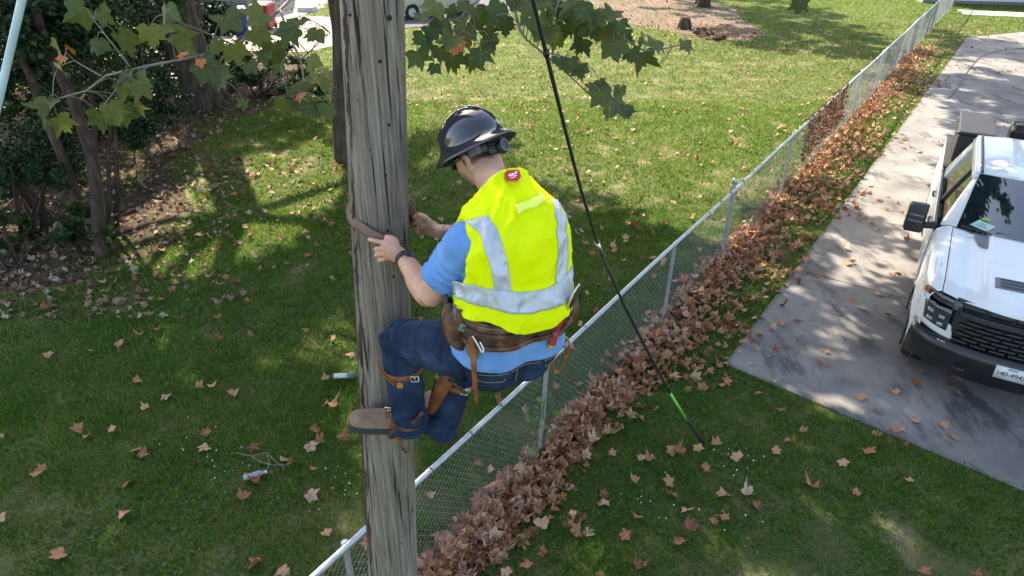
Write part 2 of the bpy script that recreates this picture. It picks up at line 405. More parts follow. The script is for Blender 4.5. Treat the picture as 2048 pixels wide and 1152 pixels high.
# clover-like weeds and white flower heads low in the near lawn
rg = np.random.default_rng(21); n = 5200
y = rg.uniform(3, 9.5, n); x = (rg.random(n) * 2 - 1) * halfw(y)
k = (vnoise(x, y, 1.1, 14) > .52) & ~on_drive(x, y, .1) & ~in_poly(x, y, LITTER); x, y = x[k], y[k]; n = len(x)
tv = []; tt = []
for j in range(3):
    a = j * 2.094; c = np.array([math.cos(a), math.sin(a)]); s = np.array([-c[1], c[0]]); b = len(tv)
    tv += [(0, 0, 0), (*(c * .6 - s * .45), .12), (*(c * 1.1), .05), (*(c * .6 + s * .45), .12)]; tt += [(b, b + 1, b + 2), (b, b + 2, b + 3)]
V, T, t = scatter(np.array(tv), np.array(tt), np.stack([x, y, rg.uniform(.025, .05, n)], -1), rot_mats(rg.random(n) * 6.28, rg.normal(0, .3, n), rg.normal(0, .3, n)), rg.uniform(.012, .022, n), rg.random(n))
M_clover = pmat('clover', [(0, (.03, .09, .025)), (1, (.07, .16, .05))], rough=.5, tint=True, translucent=.3)
setp(link('clover', np_mesh('clover', V, T, t), M_clover), 'dark green clover growing in the lawn', 'clover', kind='stuff')
n = 70; cx = np.array([-2.9, -1.75, 2.3, 1.35, -3.4, 1.9]); cy = np.array([5.2, 4.9, 5.2, 4.7, 5.6, 4.4]); ix = rg.integers(0, 6, n)
bm = bmesh.new(); bmesh.ops.create_icosphere(bm, subdivisions=1, radius=1); bm.verts.ensure_lookup_table()
iv = np.array([v.co[:] for v in bm.verts]); it = np.array([[v.index for v in f.verts] for f in bm.faces]); bm.free()
V, T, t = scatter(iv, it, np.stack([cx[ix] + rg.normal(0, .16, n), cy[ix] + rg.normal(0, .16, n), np.full(n, .055)], -1), rot_mats(np.zeros(n), np.zeros(n), np.zeros(n)), rg.uniform(.004, .009, n), rg.random(n))
setp(link('clover_flowers', np_mesh('clover_flowers', V, T, t), flat('white_flower', (.7, .72, .66), .8)), 'tiny white clover flowers in the lawn', 'flower', kind='stuff')

# ------------------------------------------------------------------ fallen leaves: the largest singly, the rest as stuff
rg = np.random.default_rng(5)
def pile(n):
    y = 2.6 + rg.random(n) ** 1.7 * 26
    wid = np.clip(.17 + .055 * (y - 4), .17, .50) * (.55 + .9 * vnoise(y, y * 0, .9, 2))
    side = rg.random(n)
    off = np.where(side < .86, np.abs(rg.normal(0, 1, n)) * wid + .015, -np.abs(rg.normal(0, .10, n)) - .02)
    hgt = .17 * np.exp(-(off / (wid * .9)) ** 2) * (.55 + .7 * vnoise(y, off, 1.6, 6)) * np.clip(1.45 - .09 * y, .10, 1)
    z = hgt * rg.random(n) ** .45 + .022
    top = z / (hgt + .03)
    x = FX(y) + FN.x * off; yy = y + FN.y * off
    return x, yy, z, top
def proj_depth(x, y, z): return y * math.cos(PITCH) + (CAM_H - z) * math.sin(PITCH)
px, py, pz, ptop = pile(5400)
# loose leaves on the lawn, drive and litter
def loose(n, y0, y1, seed):
    g2 = np.random.default_rng(seed)
    y = y0 + (y1 - y0) * g2.random(n); x = (g2.random(n) * 2 - 1) * (halfw(y) + .3)
    return x, y
lx, ly = loose(13000, 3, 34, 77)
fo = (lx - FX(ly)) * FD.y                                  # signed distance to the fence, + on the driveway side
den = .075 + .38 * np.exp(-np.clip(fo, 0, 9) / .5) * (fo > 0) + .05 * (fo > 0) * (fo < 2.3)
den += .75 * np.exp(-np.abs(drive_un(lx, ly)[1] + .1) / .25) * (drive_un(lx, ly)[0] > -.2) * (ly < 26)
den = np.where(on_drive(lx, ly), .11 + .16 * np.exp(-drive_un(lx, ly)[1] / .4), den)
den += .5 * in_poly(lx, ly, LITTER) + .5 * in_poly(lx, ly, MULCH) + .12 * smoothstep(.55, .75, vnoise(lx, ly, .35, 12)) * (ly > 9)
den += .35 * np.exp(-((lx + 2.35) ** 2 + (ly - 5.45) ** 2) / .18) + .3 * np.exp(-((lx + 1.45) ** 2 + (ly - 6.9) ** 2) / .2)
den *= np.where(ly < 9, 1.25, np.where(on_drive(lx, ly), .6, 1.9)) * np.where(ly < 9, .8, 1)
k = (rg.random(len(lx)) < den) & (np.hypot(lx + .72, ly - 2.5) > .3)
lx, ly = lx[k], ly[k]; lz = np.where(on_drive(lx, ly), .034, np.where(in_poly(lx, ly, LITTER), .02, .05)) + rg.random(len(lx)) * .012
ldep = proj_depth(lx, ly, lz)
infr = np.abs(lx) < (ldep * 1000 / FPX)
tyre = np.hypot(*(np.stack([lx, ly]) - np.array([[6.6], [7.2]]))) < 2.2
order = np.argsort(np.where(infr & ~tyre & ~in_poly(lx, ly, LITTER), ldep, 99)); lone_i = order[:170]
pdep = proj_depth(px, py, pz); vis = (ptop > .78) & (np.abs(px) < pdep * 1000 / FPX) & ((576 - FPX * (py * math.sin(PITCH) + (pz - CAM_H) * math.cos(PITCH)) / pdep) < 1150)
pile_i = np.argsort(np.where(vis, pdep, 99))[:130]
def one_leaf(x, y, z, r, flatness, label, group):
    me = LEAF_ME[r.integers(0, len(LEAF_ME))]
    o = bpy.data.objects.new('fallen_leaf', me); COL.objects.link(o)
    o.location = (x, y, z); o.rotation_euler = (r.normal(0, flatness), r.normal(0, flatness), r.random() * 6.28); s = r.uniform(.06, .102); o.scale = (s, s, s)
    setp(o, label, 'leaf', group)
for i in lone_i:
    if on_drive(lx[i], ly[i]): one_leaf(lx[i], ly[i], lz[i], rg, .16, 'dry brown lobed leaf lying loose on the concrete driveway', 'leaves lying on the driveway')
    elif (lx[i] - FX(ly[i])) > 0: one_leaf(lx[i], ly[i], lz[i], rg, .3, 'dry brown lobed leaf lying on the grass on the driveway side of the fence', 'leaves on the grass by the driveway')
    else: one_leaf(lx[i], ly[i], lz[i], rg, .3, 'dry brown lobed leaf lying on the lawn behind the fence', 'leaves on the lawn behind the fence')
for i in pile_i: one_leaf(px[i], py[i], pz[i], rg, .55, 'dry brown lobed leaf in the heap along the fence foot', 'leaves heaped along the fence')
def leaf_stuff(name, X, Y, Z, flatness, smin, smax, mat, label, seed):
    g2 = np.random.default_rng(seed); which = g2.integers(0, len(LEAF_T), len(X)); Vs, Ts, ts = [], [], []; b = 0
    for w in range(len(LEAF_T)):
        q = np.where(which == w)[0]; n = len(q)
        if n == 0: continue
        V, T, t = scatter(LEAF_T[w][0], LEAF_T[w][1], np.stack([X[q], Y[q], Z[q]], -1), rot_mats(g2.random(n) * 6.28, g2.normal(0, flatness, n), g2.normal(0, flatness, n)), g2.uniform(smin, smax, n), g2.random(n))
        Vs.append(V); Ts.append(T + b); ts.append(t); b += len(V)
    return setp(link(name, np_mesh(name, np.concatenate(Vs), np.concatenate(Ts), np.concatenate(ts)), mat), label, 'leaves', kind='stuff')
m = np.ones(len(px), bool); m[pile_i] = False
leaf_stuff('leaf_pile', px[m], py[m], pz[m], .6, .05, .092, M_dry, 'deep brown drift of fallen leaves along the fence', 31)
m = np.ones(len(lx), bool); m[lone_i] = False; ml = in_poly(lx, ly, LITTER)
leaf_stuff('scattered_leaves', lx[m & ~ml], ly[m & ~ml], lz[m & ~ml], .35, .05, .095, M_dry, 'distant fallen leaves scattered over lawn and driveway', 32)
# old pale litter under the trees
n = 11000; y = rg.uniform(8, 30, n); x = -halfw(y) - .5 + rg.random(n) * (halfw(y) - 2)
dens = np.where(in_poly(x, y, LITTER), .8, .55 * np.exp(-np.clip(-5.0 - x, 0, 0) - np.clip(x + 5.6, 0, 9) / .9) * (y < 15)); k = rg.random(n) < dens
x, y = x[k], y[k]
leaf_stuff('leaf_litter', x, y, np.full(len(x), .03) + rg.random(len(x)) * .02, .45, .04, .08, M_dryp, 'old pale brown leaf litter under the trees', 33)
n = 900; y = rg.uniform(27, 46, n); x = rg.uniform(-15, 12, n); k = in_poly(x, y, MULCH) | in_poly(x, y, GRAVEL); x, y = x[k], y[k]
leaf_stuff('bed_litter', x, y, np.full(len(x), .03), .4, .05, .10, M_dryp, 'old leaves over the gravel and the bare bed', 34)
# ------------------------------------------------------------------ chain-link fence
M_galv = pmat('galvanised_steel', [(.3, (.36, .40, .45)), (.7, (.52, .56, .60))], scale=14, rough=.42, metal=.55, rough_var=.1, bump=.05)
M_wire = flat('fence_wire', (.30, .33, .36), rough=.5, metal=.5)
Y0, Y1 = 1.2, 44.0
fence = empty('chain_link_fence', fpt(3.2), label='galvanised chain-link fence with pipe top rail along the driveway', cat='fence')
FH = 1.2
rail_pts = [fpt(Y0 + (Y1 - Y0) * i / 60, 0, FH + .012 * math.sin(i * .9)) for i in range(61)]
rl = MB().tube(rail_pts, .0235, n=12).build('top_rail', M_galv, fence, smooth=True)
post_y = [3.22, 5.33, 7.98, 9.96, 12.82, 15.6, 18.4, 21.2, 24, 26.8, 29.6, 32.4, 35.2, 38, 41, 44]
lean = {5.33: (.05, -.02), 7.98: (.03, .0)}
for i, yy in enumerate(post_y):
    b = fpt(yy, -.035); r, hgt = .024, FH - .02
    if yy == 9.96: r, hgt = .036, FH + .13
    dx = lean.get(yy, (0, 0))
    top = b + Vector((dx[0], dx[1], hgt))
    p = MB().tube([b - Vector((0, 0, .1)), top], r, n=12).build('post', M_galv, fence, smooth=True, auto=40)
    cap = MB().lathe(top, (0, 0, 1), [(r + .006, -.05), (r + .006, .0), (r * .7, .022), (0, .03)] if yy == 9.96 else [(r + .004, -.03), (r + .004, .03), (0, .035)], n=12).build('post_cap', M_galv, p, smooth=True)
c = MB().lathe(fpt(9.96, -.03), (0, 0, 1), [(.13, -.1), (.12, .03), (.06, .045), (0, .05)], n=14).build('concrete_footing', M_conc, fence, smooth=True)
for i in range(44):                                       # wire ties round the rail
    yy = 2.2 + i * .42 + (.06 if i % 3 else 0)
    t = FD; q = fpt(yy, 0, FH)
    MB().lathe(q - t * .006, t, [(.0262, 0), (.0262, .012), (.0245, .012), (.0245, 0)], n=10).build('wire_tie', flat('tie', (.2, .21, .22), .5, .6) if i == 0 else bpy.data.materials['tie'], fence)
# woven wire: each wire zigzags between two columns
w_, s_ = .036, .0355
length = (Y1 - Y0) / FD.y; nw = int(length / w_); nk = int((FH - .01) / s_)
i = np.arange(nw)[:, None]; kk = np.arange(nk + 1)[None]
tpos = (i + ((kk + i) % 2)) * w_; zpos = .03 + kk * s_ + 0 * i
bow = .012 * np.sin(tpos * 1.7) + .02 * np.sin(tpos * .55 + 1) * (1 - zpos / FH)
offs = bow + .004 * ((kk + i) % 2)
O = np.array(fpt(Y0)); fd = np.array(FD); fn = np.array(FN)
C = O + tpos[..., None] * fd + offs[..., None] * fn; C[..., 2] = zpos
r_ = .0019 + .0000 * tpos
a0 = fn * 1.0; 
tri = [np.array([0, 1.0]), np.array([.866, -.5]), np.array([-.866, -.5])]
rings = np.stack([C + (fn * q[0] + fd * q[1]) * .0017 for q in tri], 2)       # nw, nk+1, 3, 3
V = rings.reshape(-1, 3); base = (np.arange(nw)[:, None] * (nk + 1) + np.arange(nk)[None]) * 3
fs = []
for q in range(3):
    q2 = (q + 1) % 3
    fs.append(np.stack([base + q, base + q2, base + 3 + q2], -1)); fs.append(np.stack([base + q, base + 3 + q2, base + 3 + q], -1))
T = np.concatenate([f.reshape(-1, 3) for f in fs])
o = link('wire_mesh', np_mesh('wire_mesh', V, T), M_wire, fence); o['kind'] = 'stuff'
# vines on the fence
def vine(y0, y1, z0, z1, n, mat, name, label, size, seed, post=None):
    r = np.random.default_rng(seed); e = empty(name, fpt((y0 + y1) / 2, .02), label=label, cat='vine')
    mb = MB()
    for q in range(5):
        ya = y0 + (y1 - y0) * r.random()
        pts = [fpt(ya + .08 * math.sin(k * 1.3 + q) + (y1 - y0) * .12 * (k / 6) * (1 if q % 2 else -1), .02 + .012 * math.sin(k * 2.1), z0 + (z1 - z0) * k / 6) for k in range(7)]
        mb.tube(pts, .004, n=5, sub=2)
    mb.build('stem', flat(name + '_stem', (.12, .07, .04), .8), e)
    yy = r.uniform(y0, y1, n); zz = z0 + (z1 - z0) * r.random(n)
    off = r.normal(.02, .035, n)
    P = np.array(fpt(0)) + 0 * yy[:, None]
    P = np.stack([FX(yy) + FN.x * off, yy + FN.y * off, zz], -1)
    tv = np.array([(0, 0, 0), (-.45, .5, .1), (0, 1.05, .0), (.45, .5, .1)]); tt = np.array([(0, 2, 1), (0, 3, 2)])
    V, T, t = scatter(tv, tt, P, rot_mats(r.random(n) * 6.28, r.normal(0, .9, n), r.normal(0, .9, n)), r.uniform(.6, 1.2, n) * size, r.random(n))
    f = link('foliage', np_mesh('foliage', V, T, t), mat, e); f['kind'] = 'stuff'
vine(13.6, 16.8, .35, 1.27, 2600, pmat('dead_vine', [(0, (.07, .028, .015)), (.6, (.16, .06, .03)), (1, (.24, .11, .05))], rough=.8, tint=True, translucent=.1), 'dead_vine', 'dried reddish brown vine hanging on the far fence', .05, 41)
vine(5.05, 5.5, .05, 1.05, 45, pmat('ivy_leaf', [(0, (.05, .14, .03)), (.8, (.12, .25, .04)), (1, (.4, .42, .04))], rough=.5, tint=True, translucent=.3), 'green_vine', 'small green vine climbing a leaning fence post', .075, 42)
# ------------------------------------------------------------------ trees and shrubs
M_bark = pmat('bark', [(.3, (.045, .035, .028)), (.55, (.095, .075, .06)), (.8, (.17, .14, .115))], scale=9, stretch=(1, 1, .25), detail=9, rough=.95, bump=1, bscale=14, spec=.15, bdist=.05)
M_bark2 = pmat('reddish_bark', [(.3, (.028, .019, .015)), (.55, (.065, .043, .034)), (.8, (.13, .09, .07))], scale=11, stretch=(1, 1, .2), detail=8, rough=.9, bump=.6, bscale=16, spec=.2, bdist=.02)
M_twig = flat('twig_bark', (.20, .175, .135), .85, var=.3)
def leafmat(name, c0, c1, c2, tr=.4): return pmat(name, [(0, c0), (.55, c1), (1, c2)], scale=3, rough=.45, tint=True, tint_w=.8, translucent=tr, spec=.35)
M_lf_syc = leafmat('sycamore_green', (.035, .075, .02), (.075, .13, .03), (.15, .17, .04), .5)
M_lf_dark = leafmat('dark_evergreen', (.012, .035, .014), (.025, .06, .022), (.05, .095, .03), .3)
M_lf_mid = leafmat('mid_green', (.02, .05, .015), (.045, .085, .022), (.10, .13, .03), .4)
M_lf_oak = leafmat('oak_green', (.02, .045, .012), (.04, .075, .02), (.08, .10, .03), .35)

LIT = []        # ground areas where sun comes through the gaps in the crowns
for poly in ([(440, 335), (530, 335), (640, 262), (700, 330), (690, 400), (640, 440), (600, 500), (545, 505), (470, 550), (330, 585), (225, 540), (230, 455), (300, 400)],
             [(815, 30), (1230, 70), (1400, 90), (1440, 190), (1590, 235), (1560, 285), (1280, 330), (1080, 270), (960, 235), (815, 235)],
             [(1760, 215), (1890, 190), (1905, 290), (1860, 345), (1720, 335)], 
             ):
    LIT.append([(gp(*p).x, gp(*p).y) for p in poly])
def sun_open(P, r):
    """keep mask: False for leaves whose shadow would fall into a sunlit gap"""
    k = P[:, 2] / TO_SUN.z; gx = P[:, 0] - TO_SUN.x * k; gy = P[:, 1] - TO_SUN.y * k
    gx = gx + r.normal(0, .10, len(P)); gy = gy + r.normal(0, .10, len(P))
    m = np.zeros(len(P), bool)
    for i_, q in enumerate(LIT): m |= in_poly(gx, gy, q) & ((vnoise(gx, gy, .42, 44) * .6 + vnoise(gx, gy, 1.1, 45) * .4 < .60) if i_ == 1 else True)
    return ~m
def foliage(name, clumps, n, size, mat, parent, seed, shade_gaps=True, zmin=None, aspect=.5, droop=.0):
    r = np.random.default_rng(seed); Ps = []
    vol = np.array([c[1][0] * c[1][1] * c[1][2] for c in clumps]); cnt = (n * vol / vol.sum()).astype(int) + 1
    for (c, rad), k in zip(clumps, cnt):
        sub = max(3, k // 60)                                  # leaves sit in small tufts with gaps between
        d = r.normal(0, 1, (sub, 3)); d /= np.linalg.norm(d, axis=1)[:, None]; d *= r.random((sub, 1)) ** .42
        tc = d[r.integers(0, sub, k)] + r.normal(0, .11, (k, 3))
        Ps.append(np.array(c) + tc * np.array(rad))
    P = np.concatenate(Ps)
    if zmin is not None: P = P[P[:, 2] > zmin]
    if shade_gaps: P = P[sun_open(P, r)]
    m = len(P)
    tv = np.array([(0, 0, 0), (-aspect, .5, .12), (0, 1.1, -.05), (aspect, .5, .12)]); tt = np.array([(0, 2, 1), (0, 3, 2)])
    V, T, t = scatter(tv, tt, P, rot_mats(r.random(m) * 6.28, r.normal(-droop, .7, m), r.normal(0, .7, m)), r.uniform(.65, 1.25, m) * size, r.random(m))
    o = link(name, np_mesh(name, V, T, t), mat, parent); o['kind'] = 'stuff'; return o
def wavy(pts, amp, k=4, seed=0):
    out = []
    for i in range(len(pts) - 1):
        for j in range(k):
            q = Vector(pts[i]).lerp(Vector(pts[i + 1]), j / k); out.append(q + mnoise.noise_vector(q * 1.3 + Vector((seed, 0, 0))) * amp)
    out.append(Vector(pts[-1])); return out
def tree(name, label, trunk, rads, branches, clumps, n, size, fmat, bmat, seed, zmin=None, gaps=True, group=None, aspect=.5, flare=None, nseg=14):
    e = empty(name, Vector(trunk[0]), label=label, cat='tree' if 'shrub' not in name and 'bush' not in name else 'shrub', group=group)
    mb = MB().tube(trunk, rads, n=nseg, sub=5)
    if flare:
        for a, l, rr in flare:
            b = Vector(trunk[0]); d = Vector((math.cos(a), math.sin(a), 0))
            mb.tube([b + d * l + Vector((0, 0, -.05)), b + d * l * .6 + Vector((0, 0, .12)), b + d * l * .28 + Vector((0, 0, .6)), b + Vector((0, 0, 1.6))], [rr * .25, rr * .6, rr, rr * .5], n=8, sub=4)
    for v in range(len(mb.v)):
        q = Vector(mb.v[v]); mb.v[v] = tuple(q + mnoise.noise_vector(Vector((q.x * 2.5, q.y * 2.5, q.z * .8))) * rads[0] * .12)
    mb.build('trunk', bmat, e, smooth=True)
    for br, r0 in branches:
        mb = MB().tube(wavy(br, .12, 3, seed), [r0 * (1 - .75 * i / (3 * (len(br) - 1))) for i in range(3 * (len(br) - 1) + 1)], n=8)
        mb.build('branch', bmat, e, smooth=True)
    if clumps: foliage('crown', clumps, n, size, fmat, e, seed, gaps, zmin, aspect)
    return e
# sycamore just behind the pole: its high crown shades the foreground, its low twigs hang into view
tb = gp(704, 318); tt_ = at(684, -10, 14.7)
SYC_TOP = Vector((tt_.x - .3, 14.6, 8.5))
clS = []
r = random.Random(4)
for k in range(84):
    a = r.random() * 6.283; d = math.sqrt(r.random())
    c = Vector((-2.0 + 8.9 * d * math.cos(a), 13.4 + 7.0 * d * math.sin(a), 7.2 + 4.6 * (1 - d * d) * r.random() + 1.6 * r.random()))
    s = r.uniform(1.2, 2.1); clS.append((tuple(c), (s, s, s * .7)))
clS += [((6.2, 9.0, 9.0), (1.3, 1.1, .9)), ((5.2, 10.6, 8.6), (1.6, 1.4, 1.0)), ((4.4, 15.0, 8.2), (2.0, 1.8, 1.2)), ((7.0, 16.6, 8.6), (1.8, 1.8, 1.2))]
brS = [([SYC_TOP, (clS[k][0][0] * .5 + SYC_TOP.x * .5, clS[k][0][1] * .5 + SYC_TOP.y * .5, clS[k][0][2] * .4 + 8 * .6), clS[k][0]], .10) for k in range(0, 84, 4)]
brS += [([SYC_TOP, (2.0, 12.2, 8.6), (6.4, 8.6, 8.9)], .10)]
sycamore = tree('sycamore_tree', 'sycamore standing behind the utility pole with lobed leaves on hanging twigs', [tb, tb + Vector((.02, 0, .9)), tt_, SYC_TOP], [.40, .33, .30, .20], brS, clS, 100000, .19, M_lf_syc, M_bark, 51, zmin=5.6)
# big old tree under the wood edge
bb = gp(404, 212)
clB = []
r = random.Random(9)
for k in range(40):
    a = r.random() * 6.283; d = math.sqrt(r.random())
    c = (-9.3 + 6.4 * d * math.cos(a), 19.5 + 6.0 * d * math.sin(a), 9.3 + 4.5 * (1 - d * d) * r.random() + 2 * r.random()); s = r.uniform(1.2, 2.0); clB.append((c, (s, s, s * .7)))
bt = Vector((bb.x - .35, bb.y + .2, 8.5))
brB = [([bt, (clB[k][0][0] * .5 + bt.x * .5, clB[k][0][1] * .5 + bt.y * .5, 9.2), clB[k][0]], .16) for k in range(0, 40, 4)]
big = tree('old_tree', 'massive dark trunk with flared roots at the wood edge', [bb + Vector((0, 0, -.1)), bb + Vector((0, 0, .5)), bb + Vector((-.1, 0, 2.4)), bt], [.72, .58, .50, .38], brB, clB, 46000, .16, M_lf_oak, M_bark, 52, zmin=6.5, flare=[(0, 1.0, .24), (.9, 1.0, .25), (2.2, .9, .22), (3.4, 1.1, .25), (4.3, 1.0, .26), (5.2, 1.15, .28), (5.9, 1.2, .2)], nseg=20)
for (u, v, rr, hh) in ((437, 196, .16, .62), (466, 186, .15, .42)):
    q = gp(u, v); MB().tube([q - Vector((0, 0, .1)), q + Vector((0, 0, hh * .6)), q + Vector((-.05, .02, hh))], [rr * 1.3, rr, rr * .35], n=10, sub=4).build('root_knee', M_bark, big, smooth=True)
# far lawn tree (only the foot is in view) and the wood behind, whose crowns stand above the frame
def simple_tree(name, label, x, y, rad, h, crad, n, seed, fm=M_lf_oak, zc=None, group=None):
    r = random.Random(seed); zc = zc or h; cl = []
    for k in range(22):
        a = r.random() * 6.283; d = math.sqrt(r.random()); s = r.uniform(.9, 1.7)
        cl.append(((x + crad * d * math.cos(a), y + crad * d * math.sin(a), zc + crad * .7 * (1 - d * d) * r.random()), (s, s, s * .75)))
    t = Vector((x, y, zc - 1))
    return tree(name, label, [(x, y, -.1), (x, y, .3), (x + .05, y, zc * .5), t], [rad * 1.7, rad * 1.15, rad, rad * .6], [([t, cl[k][0]], rad * .35) for k in range(0, 22, 4)], cl, n, .2, fm, M_bark, seed, zmin=zc - 2.4, group=group, flare=[(q * 1.3, rad * 2.4, rad * .6) for q in range(5)])
simple_tree('lawn_tree', 'dark trunk of a tree standing in the bare brown bed', 10.55, 40.6, .30, 8, 6.4, 26000, 61, zc=8.4)
simple_tree('lawn_tree', 'tree beyond the fence whose crown shades the lawn strip', 7.6, 47.5, .28, 7, 5.0, 12000, 62, zc=9)
simple_tree('added_shade_tree', 'unseen tree added beyond the driveway to shade the concrete', 19.2, 24.8, .3, 9, 1.5, 500, 66, zc=8.2)  # stands out of view, added only to throw shade on driveway and lawn
simple_tree('wood_tree', 'slender trunk deep in the dark wood behind the old tree', -14.6, 24.5, .22, 8, 5.0, 15000, 63, zc=7.2)
simple_tree('wood_tree', 'slender trunk in the wood beside the cream house', -11.7, 27.2, .17, 8, 3.4, 9000, 64, zc=7.4)
simple_tree('wood_tree', 'thick dark trunk at the left border of the wood', -13.0, 15.6, .26, 8, 4.2, 12000, 65, zc=6.6)

foliage('crown', [((12.4 + 4.6 * math.cos(k * 2.4) * (k / 16) ** .5, 26.6 + 5 * math.sin(k * 2.4) * (k / 16) ** .5, 9.4 + (k % 3) * .7), (1.7, 1.7, 1.1)) for k in range(17)] + [((16.5, 25.6, 9), (2.4, 1.6, 1.2)), ((6.2, 22.6, 9.6), (1.9, 1.7, 1)), ((8.4, 24.4, 9.8), (1.9, 1.7, 1)), ((7.0, 26.6, 9.5), (1.7, 1.7, 1)), ((8.6, 31, 9.4), (1.8, 1.8, 1)), ((11, 31.6, 9.6), (1.8, 1.8, 1)), ((10.2, 28.4, 9.4), (1.8, 1.8, 1)), ((5.2, 20.4, 9.3), (1.5, 1.5, .9))], 42000, .2, M_lf_oak, [o for o in COL.objects if o.name.startswith('added_shade_tree')][0], 67, True, 6)  # crown of the added unseen tree, spread so its shade lands on driveway and lawn
# leaning many-stemmed small tree at the wood edge
def px_stem(p): return [at(u, v, Y) for u, v, Y in p]
e = empty('multi_stem_tree', gp(195, 500), label='many-stemmed small tree leaning left at the lawn edge', cat='tree')
for pts, r0, r1 in (([(198, 512, 9.95), (192, 400, 10.1), (186, 312, 10.3), (140, 194, 10.6), (115, 146, 10.8), (80, 52, 11.1), (58, -20, 11.3)], .11, .06),
                    ([(112, 456, 11.3), (60, 392, 11.2), (8, 340, 11.1), (-60, 285, 11.0)], .12, .08),
                    ([(204, 452, 10.9), (196, 380, 11), (190, 300, 11.1), (183, 190, 11.3), (170, 20, 11.6)], .055, .03),
                    ([(214, 446, 10.9), (216, 350, 11), (222, 250, 11.2), (236, 120, 11.5)], .04, .02),
                    ([(229, 440, 11.0), (233, 330, 11.1), (226, 220, 11.3), (214, 100, 11.6)], .045, .025),
                    ([(160, 470, 10.6), (140, 360, 10.8), (95, 240, 11), (40, 110, 11.4), (20, 0, 11.8)], .09, .05)):
    P = px_stem(pts); P[0] = P[0] + Vector((0, 0, -.15))
    MB().tube(wavy(P, .05, 4, len(pts)), [r0 + (r1 - r0) * i / (4 * (len(P) - 1)) for i in range(4 * (len(P) - 1) + 1)], n=9).build('stem', M_bark2, e, smooth=True)
def clump(u, v, Y, rx, ry=None, rz=None): c = at(u, v, Y); return (tuple(c), (rx, ry or rx, rz or rx * .8))
foliage('crown', [clump(60, 40, 11.4, .9), clump(150, 60, 11.8, .8), clump(230, 120, 11.6, .6), clump(20, 150, 11.6, .6), clump(120, 150, 11.8, .55), clump(270, 30, 12.4, .8), clump(330, 110, 13, .5)], 14000, .08, M_lf_dark, e, 71, True)
def shrub(name, label, base, clumps, n, size, mat, seed, aspect=.45, stems=7):
    e = empty(name, base, label=label, cat='shrub'); r = random.Random(seed); mb = MB(); b = Vector(base)
    for k in range(stems):
        c, rad = clumps[k % len(clumps)]
        t = Vector(c) + Vector((r.uniform(-.6, .6) * rad[0], r.uniform(-.6, .6) * rad[1], r.uniform(-.2, .6) * rad[2]))
        s = b + Vector((r.uniform(-.2, .2), r.uniform(-.2, .2), -.05))
        mb.tube(wavy([s, s.lerp(t, .5) + Vector((0, 0, .1)), t], .07, 3, k), [.03 - .022 * i / 6 for i in range(7)], n=6)
    mb.build('stem', M_bark2, e, smooth=True)
    foliage('foliage', clumps, n, size, mat, e, seed, True, .03, aspect); return e
shrub('evergreen_shrub', 'dense dark evergreen shrub beside the leaning trunk', gp(60, 470), [clump(70, 300, 11.2, .75, .6, .5), clump(110, 350, 10.9, .5, .5, .38), clump(20, 350, 11.2, .6, .6, .45), clump(130, 280, 11.3, .45)], 8500, .055, M_lf_dark, 72)
shrub('low_shrub', 'low broad-leaved shrub at the foot of the many stems', gp(190, 500), [clump(200, 455, 10.1, .36, .36, .26), clump(160, 440, 10.3, .3, .3, .26), clump(140, 480, 10.0, .26, .26, .15), clump(235, 440, 10.3, .2, .2, .15)], 900, .14, M_lf_mid, 73, aspect=.36)
shrub('low_shrub', 'low shrub in shade at the lower wood border', gp(30, 540), [clump(25, 460, 10.4, .5, .5, .28), clump(70, 480, 10.2, .35, .35, .2), clump(-60, 450, 10.6, .6, .6, .4)], 1500, .08, M_lf_mid, 74)
shrub('wood_shrub', 'tall dark shrub between the old tree and the many stems', gp(285, 265), [clump(265, 190, 14.2, .9, .8, .8), clump(300, 90, 15.2, 1.1, .9, 1.0), clump(240, 250, 13.6, .7, .6, .45), clump(320, 190, 15.6, .7, .6, .7), clump(150, 220, 13.5, .9, .8, .8)], 15000, .08, M_lf_dark, 75)
shrub('wood_shrub', 'leafy dark shrub deep in the wood by the house', gp(200, 150), [clump(200, 60, 19, 1.2, 1, 1.1), clump(120, 100, 18, 1.2, 1, 1.1), clump(280, 110, 19, .7, .7, .7), clump(40, 90, 17, 1.3, 1, 1.2), clump(20, 210, 15.0, 1.0, .8, .8), clump(340, 60, 22, 1.0, 1, 1.0)], 20000, .10, M_lf_dark, 76)
shrub('wood_shrub', 'loose green shrub in front of the bins', gp(520, 190), [clump(500, 140, 20.5, .8, .6, .5), clump(560, 120, 21.5, .7, .6, .4), clump(600, 165, 18.5, .7, .6, .35), clump(640, 190, 17, .5, .5, .35)], 2600, .12, M_lf_mid, 77, stems=12)
shrub('wood_shrub', 'dark green shrub against the trunk of the old tree', gp(420, 120), [clump(430, 60, 24, 1.0, .8, .8), clump(470, 110, 23, .8, .7, .5), clump(310, 130, 22, .8, .7, .9), clump(330, 40, 23, .9, .8, .9)], 5200, .12, M_lf_dark, 78)
shrub('hedge', 'dark hedge along the side of the cream house', gp(90, 60), [clump(40, 20, 27, 2.2, 1.5, 1.6), clump(140, 10, 30, 2.0, 1.5, 1.5), clump(-60, 30, 26, 2.4, 1.5, 1.8), clump(215, 15, 31, 1.2, 1, 1.1), clump(380, 10, 30, 1.1, 1, 1.4), clump(425, 30, 29, .8, .8, .9)], 9000, .16, M_lf_dark, 79)
shrub('wood_shrub', 'dark shrub massed at the wood border beyond the leaning trunk', (-13.2, 12.2, 0), [((-12.6, 12.4, 1.2), (1.3, 1.1, 1.0)), ((-14.6, 13.2, 1.4), (1.5, 1.2, 1.2)), ((-13.2, 10.9, .8), (1.0, .9, .7))], 7000, .09, M_lf_dark, 83)
